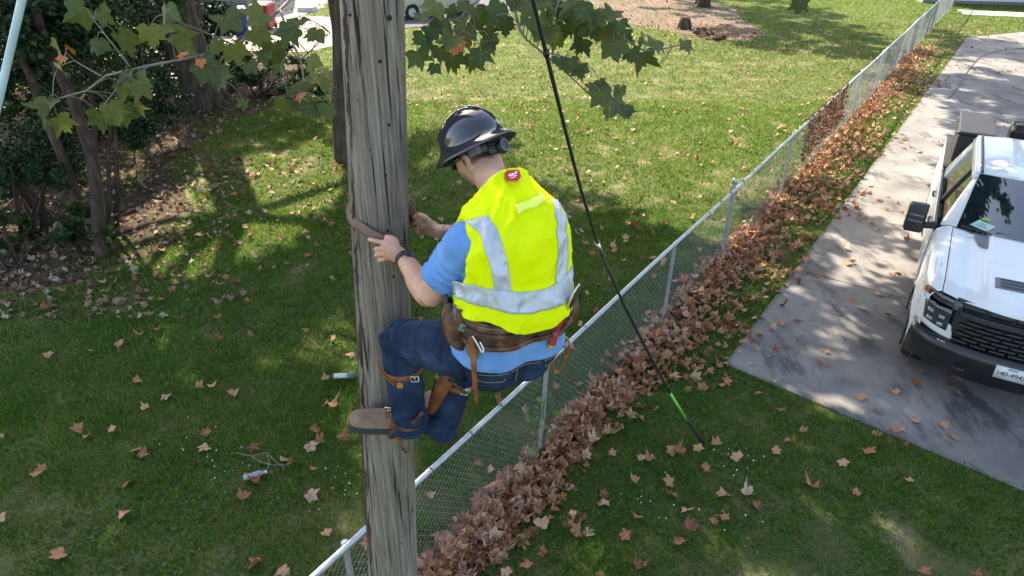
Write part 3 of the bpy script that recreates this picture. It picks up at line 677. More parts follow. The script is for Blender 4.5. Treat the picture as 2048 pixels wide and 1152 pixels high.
shrub('wood_shrub', 'dark shrub massed deep at the outer wood border', (-17, 17, 0), [((-16.4, 17.2, 1.5), (1.8, 1.5, 1.4)), ((-18.6, 16.2, 1.6), (1.8, 1.5, 1.4)), ((-17.6, 20.2, 1.7), (1.9, 1.5, 1.5))], 8000, .11, M_lf_dark, 84)
# fallen branch with bare twigs near the old tree
e = MB()
e.tube(wavy([gp(510, 115, .1), gp(530, 165, .25), gp(555, 178, .1)], .08, 3), .025, n=6); e.tube(wavy([gp(530, 165, .2), gp(505, 150, .4), gp(490, 158, .5)], .05, 3), .014, n=6)
e.tube(wavy([gp(470, 140, .1), gp(520, 150, .3)], .08, 3), .016, n=6)
setp(e.build('fallen_branch', M_twig, smooth=True), 'bare grey fallen branch lying by the old tree', 'branch')

# low sycamore twigs with their leaves, hanging in front of the yard
LG = []
for i, (v, t) in enumerate([leaf_template(c_, f_, 20 + i) for i, (c_, f_) in enumerate(((.3, .25), (-.35, .3), (.5, .1), (-.2, .55), (.15, -.4), (.6, .35)))]):
    LG.append((v, t))
M_gleaf = pmat('hanging_leaf', [(0, (.04, .072, .022)), (.3, (.06, .095, .022)), (.62, (.095, .125, .026)), (.85, (.16, .18, .04)), (.95, (.24, .20, .04)), (1, (.40, .14, .02))], scale=2.2, detail=6, rough=.45, tint=True, tint_w=.66, translucent=.42, spec=.35)
veins(M_gleaf, (.17, .22, .07), .03, .55)
M_red = flat('autumn_leaf', (.45, .13, .025), .55)
G_ME = []
for v, t in LG:
    me = np_mesh('hanging_leaf_shape', v, t); me.materials.append(M_gleaf); G_ME.append(me)
R_ME = np_mesh('autumn_leaf_shape', LG[0][0], LG[0][1]); R_ME.materials.append(M_red)
def twig_branch(paths, leaves, Y, seed, size=.105):
    r = random.Random(seed); mb = MB(); allp = []
    for pts, r0 in paths:
        P = [at(u, v, yy) if len(q) == 3 else None for q in pts for (u, v, yy) in [q]]
        W = wavy(P, .015, 4, seed); allp += W
        mb.tube(W, [r0 * (1 - .6 * i / (len(W) - 1)) for i in range(len(W))], n=6)
    info = []
    for q in leaves:
        u, v = q[0], q[1]; c = at(u, v, Y + r.uniform(-.22, .22))
        near = min(allp, key=lambda p: (p - c).length)
        out = (c - near); out = out.normalized() if out.length > 1e-4 else Vector((0, 0, -1))
        tip = (out * .5 + Vector((r.uniform(-.5, .5), r.uniform(-.5, .3), -.75))).normalized()
        nrm = Vector((r.uniform(-.6, .6), -.75 + r.uniform(-.5, .5), .55 + r.uniform(-.4, .3)))
        nrm = (nrm - tip * nrm.dot(tip)).normalized(); sx = tip.cross(nrm)
        s = size * r.uniform(.72, 1.2) * (q[2] if len(q) > 2 else 1)
        base = c - tip * s * .15
        mid = near.lerp(base, .55) + Vector((0, 0, .03))
        mb.tube([near, mid, base], [.0035, .0028, .002], n=5, sub=3)
        info.append((c, sx, tip, nrm, s, len(q) > 3))
    b = mb.build('branch', M_twig, sycamore, smooth=True)
    for c, sx, tip, nrm, s, red in info:
        o = bpy.data.objects.new('leaf', R_ME if red else r.choice(G_ME)); COL.objects.link(o); o.parent = b
        m = Matrix((sx, tip, nrm)).transposed().to_4x4() @ Matrix.Scale(s, 4); m.translation = c
        o['_m'] = [x for row in m for x in row]
    return b
LB = twig_branch([([(640, -60, 7.0), (560, 20, 5.4), (470, 90, 4.7), (400, 112, 4.4), (300, 131, 4.25), (215, 150, 4.2), (175, 182, 4.2), (105, 204, 4.2)], .012),
                  ([(260, 133, 4.22), (232, 95, 4.2), (188, 40, 4.3)], .006), ([(205, 152, 4.2), (150, 122, 4.2), (125, 132, 4.2)], .005), ([(400, 112, 4.4), (430, 140, 4.3), (445, 160, 4.3)], .006),
                  ([(300, 131, 4.25), (240, 170, 4.2), (205, 215, 4.1)], .006), ([(560, 20, 5.4), (600, 120, 4.6), (610, 180, 4.5), (565, 200, 4.4)], .009), ([(470, 90, 4.7), (350, 40, 4.5), (330, 15, 4.5)], .007), ([(600, 120, 4.6), (660, 66, 4.6)], .006)],
                 [(115, 95), (118, 140), (95, 205), (85, 235), (120, 240, .9), (205, 25, 1.1), (240, 75, 1.2), (195, 85, .9), (255, 150), (280, 165, 1.1), (250, 170), (222, 215), (245, 222, .9), (270, 212, 1.1), (200, 232, 1), (330, 20, 1.1), (380, 100, 1.1), (408, 130, 1.1), (420, 155), (443, 152, 1.1), (340, 50, 1.1), (455, 35, 1.2), (470, 100), (520, 30, 1.2), (595, 45, 1.2), (580, 62), (630, 62), (602, 168, 1.1), (590, 200, 1.1), (565, 205), (622, 210), (645, 160), (530, 110), (548, 95, 1.1), (560, 130), (510, 62), (488, 204, .8), (300, 60, 1.1), (160, 20, 1.1), (360, 70), (430, 90), (500, 130), (620, 120, 1.1), (655, 215, .9), (402, 122, .6, 1), (368, 108, .5, 1), (141, 97, .5, 1), (604, 190, .6, 1), (126, 116, .35, 1)], 4.3, 81)
RB = twig_branch([([(900, -120, 6.8), (1000, -40, 4.9), (1026, 10, 4.3), (1038, 60, 4.15), (1052, 82, 4.1), (1080, 103, 4.1), (1130, 143, 4.1), (1180, 190, 4.15)], .012),
                  ([(1000, -40, 4.9), (930, 20, 4.4), (905, 60, 4.3), (850, 70, 4.2)], .008), ([(930, 20, 4.4), (950, 70, 4.2), (945, 100, 4.2)], .006), ([(1000, -40, 4.9), (1120, 0, 4.3), (1210, 50, 4.2), (1290, 100, 4.2), (1340, 92, 4.2), (1370, 84, 4.2)], .009),
                  ([(1120, 0, 4.3), (1105, 50, 4.2)], .006), ([(1080, 103, 4.1), (1150, 120, 4.1), (1165, 130, 4.1)], .005), ([(1120, 0, 4.3), (1400, -50, 4.3), (1600, -20, 4.2)], .007)],
                 [(850, 75, 1.1), (835, 108), (868, 132, .8), (905, 78, 1.1), (914, 84, .75, 1), (932, 60, 1.1), (946, 118, 1.2), (905, 112, 1.1), (962, 106, 1.2), (880, 100), (975, 60, 1.1), (990, 35), (940, 10, 1.1), (900, 20, 1), (1010, 45, .9), (1060, 10, 1.1), (1090, 30, 1.1), (1100, 62, 1.1), (1130, 20, 1.1), (1118, 78), (1150, 42, 1.1), (1170, 15), (1078, 62, 1.1), (1190, 32, 1.1), (1212, 58), (1228, 86, 1.1), (1248, 70), (1262, 102, 1.1), (1286, 112, 1.1), (1312, 84), (1340, 104, 1), (1372, 86, .8), (1138, 122, 1.2), (1160, 136, .9), (1118, 118, .9), (1180, 172), (1202, 186, 1.1), (1232, 202, 1.2), (1252, 216), (1216, 218), (1242, 178), (1200, 165, .9), (1110, 8), (1150, 70), (1105, 88, .9), (1240, 45, 1), (1000, 10), (1030, -5, 1.1), (960, 30, 1.1), (870, 8, 1.1), (845, 30, 1.0), (860, 58, .9), (1285, 75, .8), (1600, 4, .8), (1085, 5, 1.2), (1150, 5, 1.2), (1180, 50, 1.1), (1130, 55, 1.1), (1205, 20, 1.1), (1060, 40, 1), (980, 80, 1), (925, 40, 1.1), (885, 45, 1), (1165, 85, .9), (1225, 25, 1)], 4.15, 82, .092)
for o in list(COL.objects):
    if '_m' in o.keys():
        v = list(o['_m']); del o['_m']
        m = Matrix((v[0:4], v[4:8], v[8:12], v[12:16]))
        o.matrix_parent_inverse = world_of(o.parent).inverted(); o.matrix_basis = m
# ------------------------------------------------------------------ utility pole
PY = 2.5
def pole_c(z):                       # axis of the slightly leaning pole
    a = at(743.5, 0, PY); b = at(786, 1152, PY); t = (z - a.z) / (b.z - a.z); return a + (b - a) * t
def pole_r(z): return .108 + (4.77 - z) * .0083
def pole_material():
    m = pmat('weathered_wood', [(.22, (.11, .092, .072)), (.45, (.19, .165, .135)), (.58, (.25, .222, .187)), (.82, (.34, .31, .265))], scale=3.0, stretch=(30, 30, .6), detail=8, rough=.92, spec=.12, bump=.5, bscale=5, bdist=.006)
    nt = m.node_tree; N = nt.nodes; L = nt.links; b = N['Principled BSDF']; old = b.inputs['Base Color'].links[0].from_socket
    tc = N.new('ShaderNodeTexCoord')
    def lay(old, scale, stretch, lo, hi, col, amt, off=(0, 0, 0), detail=6, fac_in=None):
        mp = N.new('ShaderNodeMapping'); mp.inputs['Scale'].default_value = stretch; mp.inputs['Location'].default_value = off
        L.new(tc.outputs['Object'], mp.inputs[0])
        nz = N.new('ShaderNodeTexNoise'); nz.inputs['Scale'].default_value = scale; nz.inputs['Detail'].default_value = detail; L.new(mp.outputs[0], nz.inputs['Vector'])
        mr = N.new('ShaderNodeMapRange'); mr.inputs[1].default_value = lo; mr.inputs[2].default_value = hi; mr.inputs[4].default_value = amt
        L.new(nz.outputs['Fac'], mr.inputs[0]); f = mr.outputs[0]
        if fac_in is not None:
            mu = N.new('ShaderNodeMath'); mu.operation = 'MULTIPLY'; L.new(f, mu.inputs[0]); L.new(fac_in, mu.inputs[1]); f = mu.outputs[0]
        mx = N.new('ShaderNodeMix'); mx.data_type = 'RGBA'; L.new(f, mx.inputs[0]); L.new(old, mx.inputs[6]); mx.inputs[7].default_value = (*col, 1)
        return mx.outputs[2], nz
    o, _ = lay(old, 14, (12, 12, .35), .5, .62, (.10, .085, .068), .55, (2, 4, 1), 4)           # fine grain
    o, _ = lay(o, 1.2, (3, 3, .8), .5, .68, (.10, .105, .075), .5)                 # greenish algae
    o, _ = lay(o, 2.0, (5, 5, .5), .56, .70, (.40, .375, .34), .5, (3, 1, 2))          # bleached streaks
    o, ck = lay(o, 7, (9, 9, .10), .645, .66, (.018, .016, .014), .95, (7, 2, 5), 3)    # drying checks
    # tarry strip down the weather side (object x axis negative)
    sp = N.new('ShaderNodeSeparateXYZ'); L.new(tc.outputs['Object'], sp.inputs[0])
    ln = N.new('ShaderNodeMath'); ln.operation = 'MULTIPLY_ADD'; L.new(sp.outputs[2], ln.inputs[0]); ln.inputs[1].default_value = -(pole_c(1).x - pole_c(0).x); L.new(sp.outputs[0], ln.inputs[2])
    mr = N.new('ShaderNodeMapRange'); mr.inputs[1].default_value = -.098; mr.inputs[2].default_value = -.110; L.new(ln.outputs[0], mr.inputs[0])
    o, _ = lay(o, 4, (2, 2, 1), .36, .5, (.035, .024, .024), .9, (1, 5, 9), 8, mr.outputs[0])
    L.new(o, b.inputs['Base Color'])
    # checks also cut into the surface
    bp = N.new('ShaderNodeBump'); bp.inputs['Strength'].default_value = .9; bp.inputs['Distance'].default_value = .01; bp.invert = True
    mr2 = N.new('ShaderNodeMapRange'); mr2.inputs[1].default_value = .60; mr2.inputs[2].default_value = .66; L.new(ck.outputs['Fac'], mr2.inputs[0])
    L.new(mr2.outputs[0], bp.inputs['Height']); L.new(b.inputs['Normal'].links[0].from_socket, bp.inputs['Normal']); L.new(bp.outputs[0], b.inputs['Normal'])
    return m
M_pole = pole_material()
pole = empty('utility_pole', pole_c(0), label='weathered grey wooden utility pole that the man is climbing', cat='pole')
zs = np.linspace(-.2, 8.6, 200); n = 72; V = []; F = []
for z in zs:
    r0 = pole_r(z)
    for k in range(n):
        a = 2 * math.pi * k / n; d = Vector((math.cos(a), math.sin(a), 0))
        g = 0; w = .002 * mnoise.noise(Vector((d.x * 5, d.y * 5, z * .35))) + .004 * mnoise.noise(Vector((d.x * 1.2, d.y * 1.2, z * .9)))
        g = mnoise.noise(Vector((d.x * 9, d.y * 9, z * .16 + 4)))
        V.append(pole_c(z) - pole_c(0) + d * (r0 + w))
for i in range(len(zs) - 1):
    for k in range(n): F.append((i * n + k, i * n + (k + 1) % n, (i + 1) * n + (k + 1) % n, (i + 1) * n + k))
F.append(tuple((len(zs) - 1) * n + k for k in range(n)))
me = bpy.data.meshes.new('shaft'); me.from_pydata([tuple(v) for v in V], [], F); shade(me)
sh = bpy.data.objects.new('shaft', me); COL.objects.link(sh); me.materials.append(M_pole); sh.parent = pole
ax0, ax1 = pole_c(0), pole_c(8); dirz = (ax1 - ax0) / 8
# nails, old bolt holes and knots on the face
M_dark = flat('dark_hole', (.012, .010, .009), .9)
def on_pole(u, v, out=0.0):
    # nearest pole surface point behind the pixel
    best = None
    for k in range(400):
        Y = 2.2 + k * .001; p = at(u, v, Y); c = pole_c(p.z)
        if (Vector((p.x, p.y)) - Vector((c.x, c.y))).length <= pole_r(p.z) + out: return p
    return at(u, v, 2.4)
for (u, v, s) in ((779, 36, .011), (760, 123, .007), (778, 250, .006), (771, 352, .006), (775, 462, .006), (787, 553, .006), (818, 897, .007), (773, 955, .005), (826, 1020, .007), (803, 1087, .004), (700, 30, .006), (740, 300, .004), (790, 700, .004), (715, 200, .004), (806, 640, .005)):
    p = on_pole(u, v); c = pole_c(p.z); nr = Vector((p.x - c.x, p.y - c.y, 0)).normalized()
    MB().lathe(p - nr * .008, nr, [(s, 0), (s * .95, .0085), (s * .4, .0095), (0, .0095)], n=8).build('nail', M_dark, pole)
# split slivers of old sapwood along the weather edge
M_sliver = pmat('split_sapwood', [(.2, (.03, .02, .018)), (.5, (.09, .065, .055)), (.8, (.22, .19, .17))], scale=10, stretch=(2, 2, .3), detail=8, rough=.95, bump=.9, bscale=20, spec=.1)
rs = random.Random(8)
for (v0, v1) in ((-30, 170), (150, 330), (310, 480), (470, 610), (600, 760), (745, 860), (850, 1010), (990, 1180)):
    u0 = 686 + (v0 / 1152) * 56; pts = []; rr = []
    m = 9
    for k in range(m):
        v = v0 + (v1 - v0) * k / (m - 1); u = 690 + (v / 1152) * 54 + rs.uniform(-1.5, 2.5)
        p = on_pole(u, v); c = pole_c(p.z); nr = Vector((p.x - c.x, p.y - c.y, 0)).normalized()
        pts.append(p + nr * rs.uniform(-.002, .003)); q = math.sin(math.pi * (k + .15) / (m - .7)); rr.append((.012 * q * rs.uniform(.4, 1.2) + .001, .006 * q * rs.uniform(.5, 1.4) + .001))
    mb = MB().tube(pts, rr, n=8, sub=4, ref=(1, .3, 0))
    for k in range(len(mb.v)):
        q = Vector(mb.v[k]); mb.v[k] = tuple(q + mnoise.noise_vector(q * 60) * .0035)
    mb.build('splinter', M_sliver, pole)
# ------------------------------------------------------------------ the lineman
M_skin = pmat('skin', [(.3, (.50, .26, .175)), (.7, (.64, .375, .275))], scale=14, rough=.5, bump=.08, bscale=120, spec=.4, bdist=.003)
def skin_nodes(m):
    nt = m.node_tree; N = nt.nodes; L = nt.links; b = N['Principled BSDF']
    b.inputs['Subsurface Weight'].default_value = .08; b.inputs['Subsurface Radius'].default_value = (.02, .008, .004)
    old = b.inputs['Base Color'].links[0].from_socket
    for nm, col, amt in (('tattoo', (.055, .055, .06), .8), ('hair', (.045, .026, .017), .92), ('flush', (.62, .20, .14), .5)):
        a = N.new('ShaderNodeAttribute'); a.attribute_name = nm
        mu = N.new('ShaderNodeMath'); mu.operation = 'MULTIPLY'; mu.inputs[1].default_value = amt; L.new(a.outputs['Fac'], mu.inputs[0])
        mx = N.new('ShaderNodeMix'); mx.data_type = 'RGBA'; L.new(mu.outputs[0], mx.inputs[0]); L.new(old, mx.inputs[6]); mx.inputs[7].default_value = (*col, 1); old = mx.outputs[2]
    L.new(old, b.inputs['Base Color'])
skin_nodes(M_skin)
def weave(m, scale, amt, dist=.001):
    nt = m.node_tree; N = nt.nodes; L = nt.links; b = N['Principled BSDF']; tc = N.new('ShaderNodeTexCoord')
    wv = N.new('ShaderNodeTexVoronoi'); wv.inputs['Scale'].default_value = scale; L.new(tc.outputs['Object'], wv.inputs['Vector'])
    bp = N.new('ShaderNodeBump'); bp.inputs['Strength'].default_value = amt; bp.inputs['Distance'].default_value = dist; L.new(wv.outputs[0], bp.inputs['Height'])
    if b.inputs['Normal'].links: L.new(b.inputs['Normal'].links[0].from_socket, bp.inputs['Normal'])
    L.new(bp.outputs[0], b.inputs['Normal'])
M_jean = pmat('denim', [(.3, (.005, .012, .034)), (.48, (.010, .024, .06)), (.64, (.024, .052, .112)), (.82, (.07, .12, .20))], scale=7, detail=9, rough=.85, bump=.25, bscale=60, spec=.2, bdist=.004); weave(M_jean, 500, .2)
M_shirt = pmat('blue_tshirt', [(.3, (.10, .25, .56)), (.7, (.15, .34, .68))], scale=10, rough=.9, bump=.15, bscale=40, spec=.2, bdist=.004); weave(M_shirt, 600, .12)
M_vest = pmat('hi_vis', [(.3, (.76, .90, .0)), (.7, (.84, .97, .01))], scale=9, rough=.75, bump=.12, bscale=40, spec=.2, translucent=.12, bdist=.004); weave(M_vest, 420, .22)
M_tape = pmat('reflective_tape', [(.3, (.38, .42, .48)), (.7, (.52, .56, .62))], scale=22, rough=.38, metal=.25, bump=.3, bscale=30, spec=.5, bdist=.004)
M_leather = pmat('worn_leather', [(.28, (.022, .011, .008)), (.48, (.075, .036, .022)), (.62, (.15, .075, .045)), (.8, (.28, .16, .105))], scale=20, detail=8, rough=.6, bump=.35, bscale=50, spec=.35, bdist=.004)
M_leather2 = pmat('tan_leather', [(.25, (.09, .030, .011)), (.5, (.20, .072, .024)), (.75, (.32, .135, .055))], scale=14, detail=7, rough=.55, bump=.25, bscale=50, spec=.35, bdist=.004)
M_suede = pmat('suede', [(.2, (.13, .085, .062)), (.55, (.235, .16, .12)), (.85, (.33, .245, .19))], scale=16, detail=8, rough=.92, bump=.3, bscale=90, spec=.15, bdist=.003)
M_sole = flat('boot_sole', (.03, .027, .028), .8)
M_hat = pmat('black_carbon_hat', [(.3, (.008, .011, .017)), (.7, (.018, .024, .036))], scale=60, detail=2, rough=.13, coat=1, spec=.6)
M_blackp = flat('black_plastic', (.018, .018, .02), .42)
M_greyp = flat('grey_plastic', (.11, .115, .13), .5)
M_steel = flat('bright_steel', (.62, .62, .64), .22, metal=1)
M_iron = flat('dark_iron', (.075, .062, .052), .55, metal=.7, var=.35)

FW = Vector((-.5, .866, 0)); RT = Vector((.866, .5, 0)); UPZ = Vector((0, 0, 1))
PEL = at(1008, 690, 2.08)
worker = empty('person', PEL - Vector((0, 0, .65)), label='man in yellow safety vest and black hard hat climbing the pole', cat='person')
KEYS = [(-.03, .0, 3.545, .145, .085), (-.03, .0, 3.61, .172, .108), (-.035, 0, 3.69, .18, .122), (-.045, .003, 3.785, .172, .118), (-.045, .010, 3.885, .172, .12), (-.028, .016, 3.98, .182, .128), (.0, .022, 4.065, .184, .128), (.028, .028, 4.125, .160, .115), (.055, .033, 4.175, .118, .098), (.080, .036, 4.22, .088, .082), (.102, .039, 4.262, .072, .070), (.122, .042, 4.30, .064, .064)]
def key(v):
    f = v * (len(KEYS) - 1); i = min(int(f), len(KEYS) - 2); t = f - i
    a = KEYS[max(0, i - 1)]; b = KEYS[i]; c = KEYS[i + 1]; d = KEYS[min(len(KEYS) - 1, i + 2)]
    return [.5 * (2 * b[k] + (c[k] - a[k]) * t + (2 * a[k] - 5 * b[k] + 4 * c[k] - d[k]) * t * t + (3 * b[k] - a[k] - 3 * c[k] + d[k]) * t ** 3) for k in range(5)]
def spine(v): s, l, z, a, b = key(v); q = Vector((PEL.x, PEL.y, 0)) + FW * s + RT * l; q.z = z; return q
_zt = [key(i / 1200)[2] for i in range(1201)]
import bisect
def zv(z):
    i = bisect.bisect_left(_zt, z)
    if i <= 0: return 0.0
    if i >= 1200: return 1.0
    return (i - 1 + (z - _zt[i - 1]) / (_zt[i] - _zt[i - 1])) / 1200
def torso(u, v, off=0.0):
    """u: angle, 0 = his right, 90deg = front, 180 = left, 270 = back"""
    s, l, z, a, b = key(v); c = spine(v)
    t = (spine(min(1, v + .02)) - spine(max(0, v - .02))).normalized()
    fr = (FW - t * FW.dot(t)).normalized()
    cu, su = math.cos(u), math.sin(u); e = .8
    x = math.copysign(abs(cu) ** e, cu); y = math.copysign(abs(su) ** e, su)
    if su < 0: y *= 1 - .10 * math.exp(-(cu / .16) ** 2) * (1 if z > 3.72 else 1.6)        # spine furrow
    return c + RT * x * (a + off) + fr * y * (b + off)
def lat_of(p): return (p - spine(.5)).dot(RT)

def remeshed(name, mb, voxel, smooth, mat, parent, wrinkle=None, shrink=0):
    me = mb.mesh(name); ob = bpy.data.objects.new(name + '_tmp', me); COL.objects.link(ob)
    md = ob.modifiers.new('r', 'REMESH'); md.mode = 'VOXEL'; md.voxel_size = voxel; md.use_smooth_shade = True
    if smooth: ms = ob.modifiers.new('s', 'SMOOTH'); ms.iterations = smooth; ms.factor = .5
    dg = bpy.context.evaluated_depsgraph_get(); dg.update()
    out = bpy.data.meshes.new_from_object(ob.evaluated_get(dg)); out.name = name
    bpy.data.objects.remove(ob)
    if wrinkle:
        N = [Vector(v.normal) for v in out.vertices]
        for v, nn in zip(out.vertices, N): v.co = v.co + nn * wrinkle(v.co)
        out.update()
    shade(out); out.materials.clear()
    return link(name, out, mat, parent)

# joints
SHL = torso(math.pi, zv(4.07)) * .84 + spine(zv(4.07)) * .16 + Vector((0, 0, .012)); SHR = torso(0, zv(4.075)) * .82 + spine(zv(4.075)) * .18 + Vector((0, 0, .012))
ELL = at(858, 592, 2.08); WRL = at(806, 514, 2.30); 
ELR = at(980, 486, 2.46); WRR = at(872, 461, 2.55)
HIPL = PEL - RT * .088 + Vector((0, 0, .0)); HIPR = PEL + RT * .088 + Vector((0, 0, -.02))
KNL = at(800, 680, 2.29); ANL = at(818, 838, 2.27)
KNR = at(925, 716, 2.46); ANR = at(884, 846, 2.42)
HEAD = at(955, 307, 2.38)
HU = Vector((-.385, .38, .84)).normalized(); HF = Vector((-.82, .57, 0)); HF = (HF - HU * HF.dot(HU)).normalized(); HR = HF.cross(HU)
NB = spine(zv(4.185)) - FW * .012

body = MB()
nv = 26
VT = zv(4.20)
vs = [torso(2 * math.pi * k / 40, VT * j / nv, -.012) for j in range(nv + 1) for k in range(40)]
fs = [(j * 40 + k, j * 40 + (k + 1) % 40, (j + 1) * 40 + (k + 1) % 40, (j + 1) * 40 + k) for j in range(nv) for k in range(40)]
fs += [tuple(reversed(range(40))), tuple(nv * 40 + k for k in range(40))]
body.add(vs, fs)
body.tube([spine(zv(4.12)), NB, NB.lerp(HEAD, .5) - HU * .0, HEAD - HF * .025 - HU * .045], [.07, .066, .059, .056], n=20, sub=4)
# arms
def taper(a, b, t): return Vector(a).lerp(Vector(b), t)
def arm(S, E, W):
    el = (E - S).normalized(); fl = (W - E).normalized(); out = (el - fl).normalized()
    body.tube([S - el * .02, taper(S, E, .3), taper(S, E, .7), E + out * .004], [.056, .055, .051, .047], n=16, sub=4)
    body.tube([E - el * .01 + out * .01, taper(E, W, .12), taper(E, W, .35), taper(E, W, .7), W], [.044, .049, .048, .036, (.031, .026)], n=16, sub=4)
arm(SHL, ELL, WRL); arm(SHR, ELR, WRR)
# hands
def finger(pts, r0, r1): body.tube(pts, [r0 + (r1 - r0) * i / (len(pts) - 1) for i in range(len(pts))], n=10, sub=4)
# left hand: back of hand to the camera, forefinger laid along the strap, other fingers closed under it
def lp(u, v, Y): return at(u, v, Y)
HY = 2.315
K = [lp(771, 485, HY + .0), lp(768, 496, HY - .008), lp(767, 507, HY - .008), lp(772, 517, HY - .002)]
body.tube([WRL, taper(WRL, K[1], .35), taper(WRL, K[1], .75), K[1].lerp(K[2], .3)], [(.030, .024), (.036, .022), (.041, .020), (.040, .017)], n=18, sub=4, ref=(K[0] - K[3]))
finger([K[0], lp(760, 484, HY - .004), lp(748, 481, HY), lp(736, 479, HY + .012)], .0105, .0082)
finger([K[1], lp(757, 497, HY + .002), lp(751, 499, HY + .026), lp(755, 495, HY + .045)], .0108, .0088)
finger([K[2], lp(757, 509, HY + .003), lp(752, 511, HY + .028), lp(757, 505, HY + .044)], .0105, .0085)
finger([K[3], lp(762, 520, HY + .006), lp(758, 521, HY + .026), lp(762, 515, HY + .04)], .0092, .0075)
finger([taper(WRL, K[0], .35) , lp(792, 484, HY + .0), lp(782, 475, HY + .008), lp(771, 474, HY + .018)], .014, .0095)
# right hand gripping the strap end at the far side of the pole
W2 = WRR; KR = [at(838, 436, 2.575), at(840, 446, 2.57), at(844, 456, 2.565), at(850, 465, 2.56)]
body.tube([W2, taper(W2, KR[1], .4), taper(W2, KR[1], .8), KR[1].lerp(KR[2], .4)], [(.029, .024), (.035, .022), (.040, .020), (.038, .018)], n=18, sub=4, ref=(KR[0] - KR[3]))
finger([KR[0], at(829, 433, 2.57), at(825, 437, 2.60), at(829, 441, 2.63)], .0108, .0085)
finger([KR[1], at(830, 446, 2.565), at(826, 449, 2.59), at(831, 452, 2.625)], .0108, .0085)
finger([KR[2], at(834, 458, 2.56), at(831, 461, 2.585), at(837, 463, 2.615)], .0105, .0085)
finger([KR[3], at(841, 470, 2.555), at(840, 474, 2.575), at(845, 474, 2.60)], .0092, .0075)
finger([taper(W2, KR[0], .35), at(852, 436, 2.55), at(842, 431, 2.545), at(833, 430, 2.55)], .014, .0098)
# legs (under the jeans)
for H, Kn, A in ((HIPL, KNL, ANL), (HIPR, KNR, ANR)):
    body.tube([H, taper(H, Kn, .5), Kn], [.085, .07, .055], n=14, sub=4); body.tube([Kn, taper(Kn, A, .35), A], [.052, .052, .038], n=14, sub=4)
# head
nu, nvv = 40, 28; vs = []; fs = []
for j in range(nvv + 1):
    ph = -math.pi / 2 + math.pi * j / nvv
    for k in range(nu):
        a = 2 * math.pi * k / nu
        x, y, z = math.cos(ph) * math.cos(a), math.cos(ph) * math.sin(a), math.sin(ph)      # x fwd, y right, z up
        px_, py_, pz_ = x * .098, y * .076, z * .118
        if z < 0:                                            # jaw narrows and reaches forward
            py_ *= 1 - .22 * (-z); px_ += .014 * (-z) * (1 if x > 0 else -.2)
            if x < -.1: px_ *= 1 - .25 * (-z)
        if x > .6 and abs(y) < .24 and -.35 < z < .12:          # nose
            px_ += .026 * (1 - abs(y) / .24) * (1 - max(0, (z + .22)) / .4) * (1 if z > -.28 else .3)
        if x > .5 and .08 < abs(y) < .5 and -.06 < z < .12: px_ -= .008   # eye sockets
        if x > .7 and abs(y) < .35 and -.56 < z < -.48: px_ -= .006      # mouth line
        vs.append(HEAD + HF * px_ + HR * py_ + HU * pz_)
for j in range(nvv):
    for k in range(nu): fs.append((j * nu + k, j * nu + (k + 1) % nu, (j + 1) * nu + (k + 1) % nu, (j + 1) * nu + k))
body.add(vs, fs)
for sg in (-1, 1):                                              # ears
    c = HEAD + HR * sg * .078 - HF * .008 - HU * .03
    body.tube([c - HU * .028 + HF * .008, c - HU * .012 - HF * .008 + HR * sg * .010, c + HU * .012 - HF * .016 + HR * sg * .016, c + HU * .030 - HF * .006 + HR * sg * .012, c + HU * .026 + HF * .012 + HR * sg * .004], [.007, .009, .008, .009, .006], n=8, sub=3)
    body.tube([c - HU * .02 - HF * .0, c + HU * .02 - HF * .004], [.012, .014], n=8)
bo = remeshed('body', body, .0046, 3, M_skin, worker)
me = bo.data; nvt = len(me.vertices); co = np.empty(nvt * 3, np.float32); me.vertices.foreach_get('co', co); co = co.reshape(-1, 3)
def seg_dist(a, b):
    a = np.array(a); b = np.array(b); t = np.clip(((co - a) @ (b - a)) / ((b - a) @ (b - a)), 0, 1); return np.linalg.norm(co - a - t[:, None] * (b - a), axis=1), t
d, t = seg_dist(ELR, WRR); nz = np.array([mnoise.noise(Vector(c) * 38) + .6 * mnoise.noise(Vector(c) * 90) for c in co.astype(float)[d < .07]])
tat = np.zeros(nvt); tat[d < .07] = np.clip(.45 + nz * 1.6, 0, 1) * np.where(t[d < .07] < .86, 1, .45)
hd = (co - np.array(HEAD)); hu = hd @ np.array(HU); hf = hd @ np.array(HF); hr = hd @ np.array(HR)
hair = smoothstep(-.052, -.012, hu + .35 * np.clip(hf, -.2, .2) * 0 + .012 * np.sin(hr * 90)) * (hf < .02) * (np.linalg.norm(hd, axis=1) < .15) * (np.abs(hr) < .079)
hair = np.maximum(hair, .55 * smoothstep(-.03, -.06, hu) * (hf > .045) * (np.linalg.norm(hd, axis=1) < .15))
fl = np.clip(1 - seg_dist(ELL, ELL)[0] / .06, 0, 1) + .6 * np.clip(1 - np.abs(np.linalg.norm(co - np.array(HEAD - HR * .085 - HU * .02), axis=1)) / .05, 0, 1)
for nm, val in (('tattoo', tat), ('hair', hair), ('flush', np.clip(fl, 0, 1))):
    a = me.attributes.new(nm, 'FLOAT', 'POINT'); a.data.foreach_set('value', np.ascontiguousarray(val, np.float32))

# shirt: torso and sleeves
sh_ = MB()
vs = [torso(2 * math.pi * k / 48, .05 + .88 * j / 30, .004 + (.012 if j < 8 else 0)) for j in range(31) for k in range(48)]
fs = [(j * 48 + k, j * 48 + (k + 1) % 48, (j + 1) * 48 + (k + 1) % 48, (j + 1) * 48 + k) for j in range(30) for k in range(48)] + [tuple(reversed(range(48))), tuple(30 * 48 + k for k in range(48))]
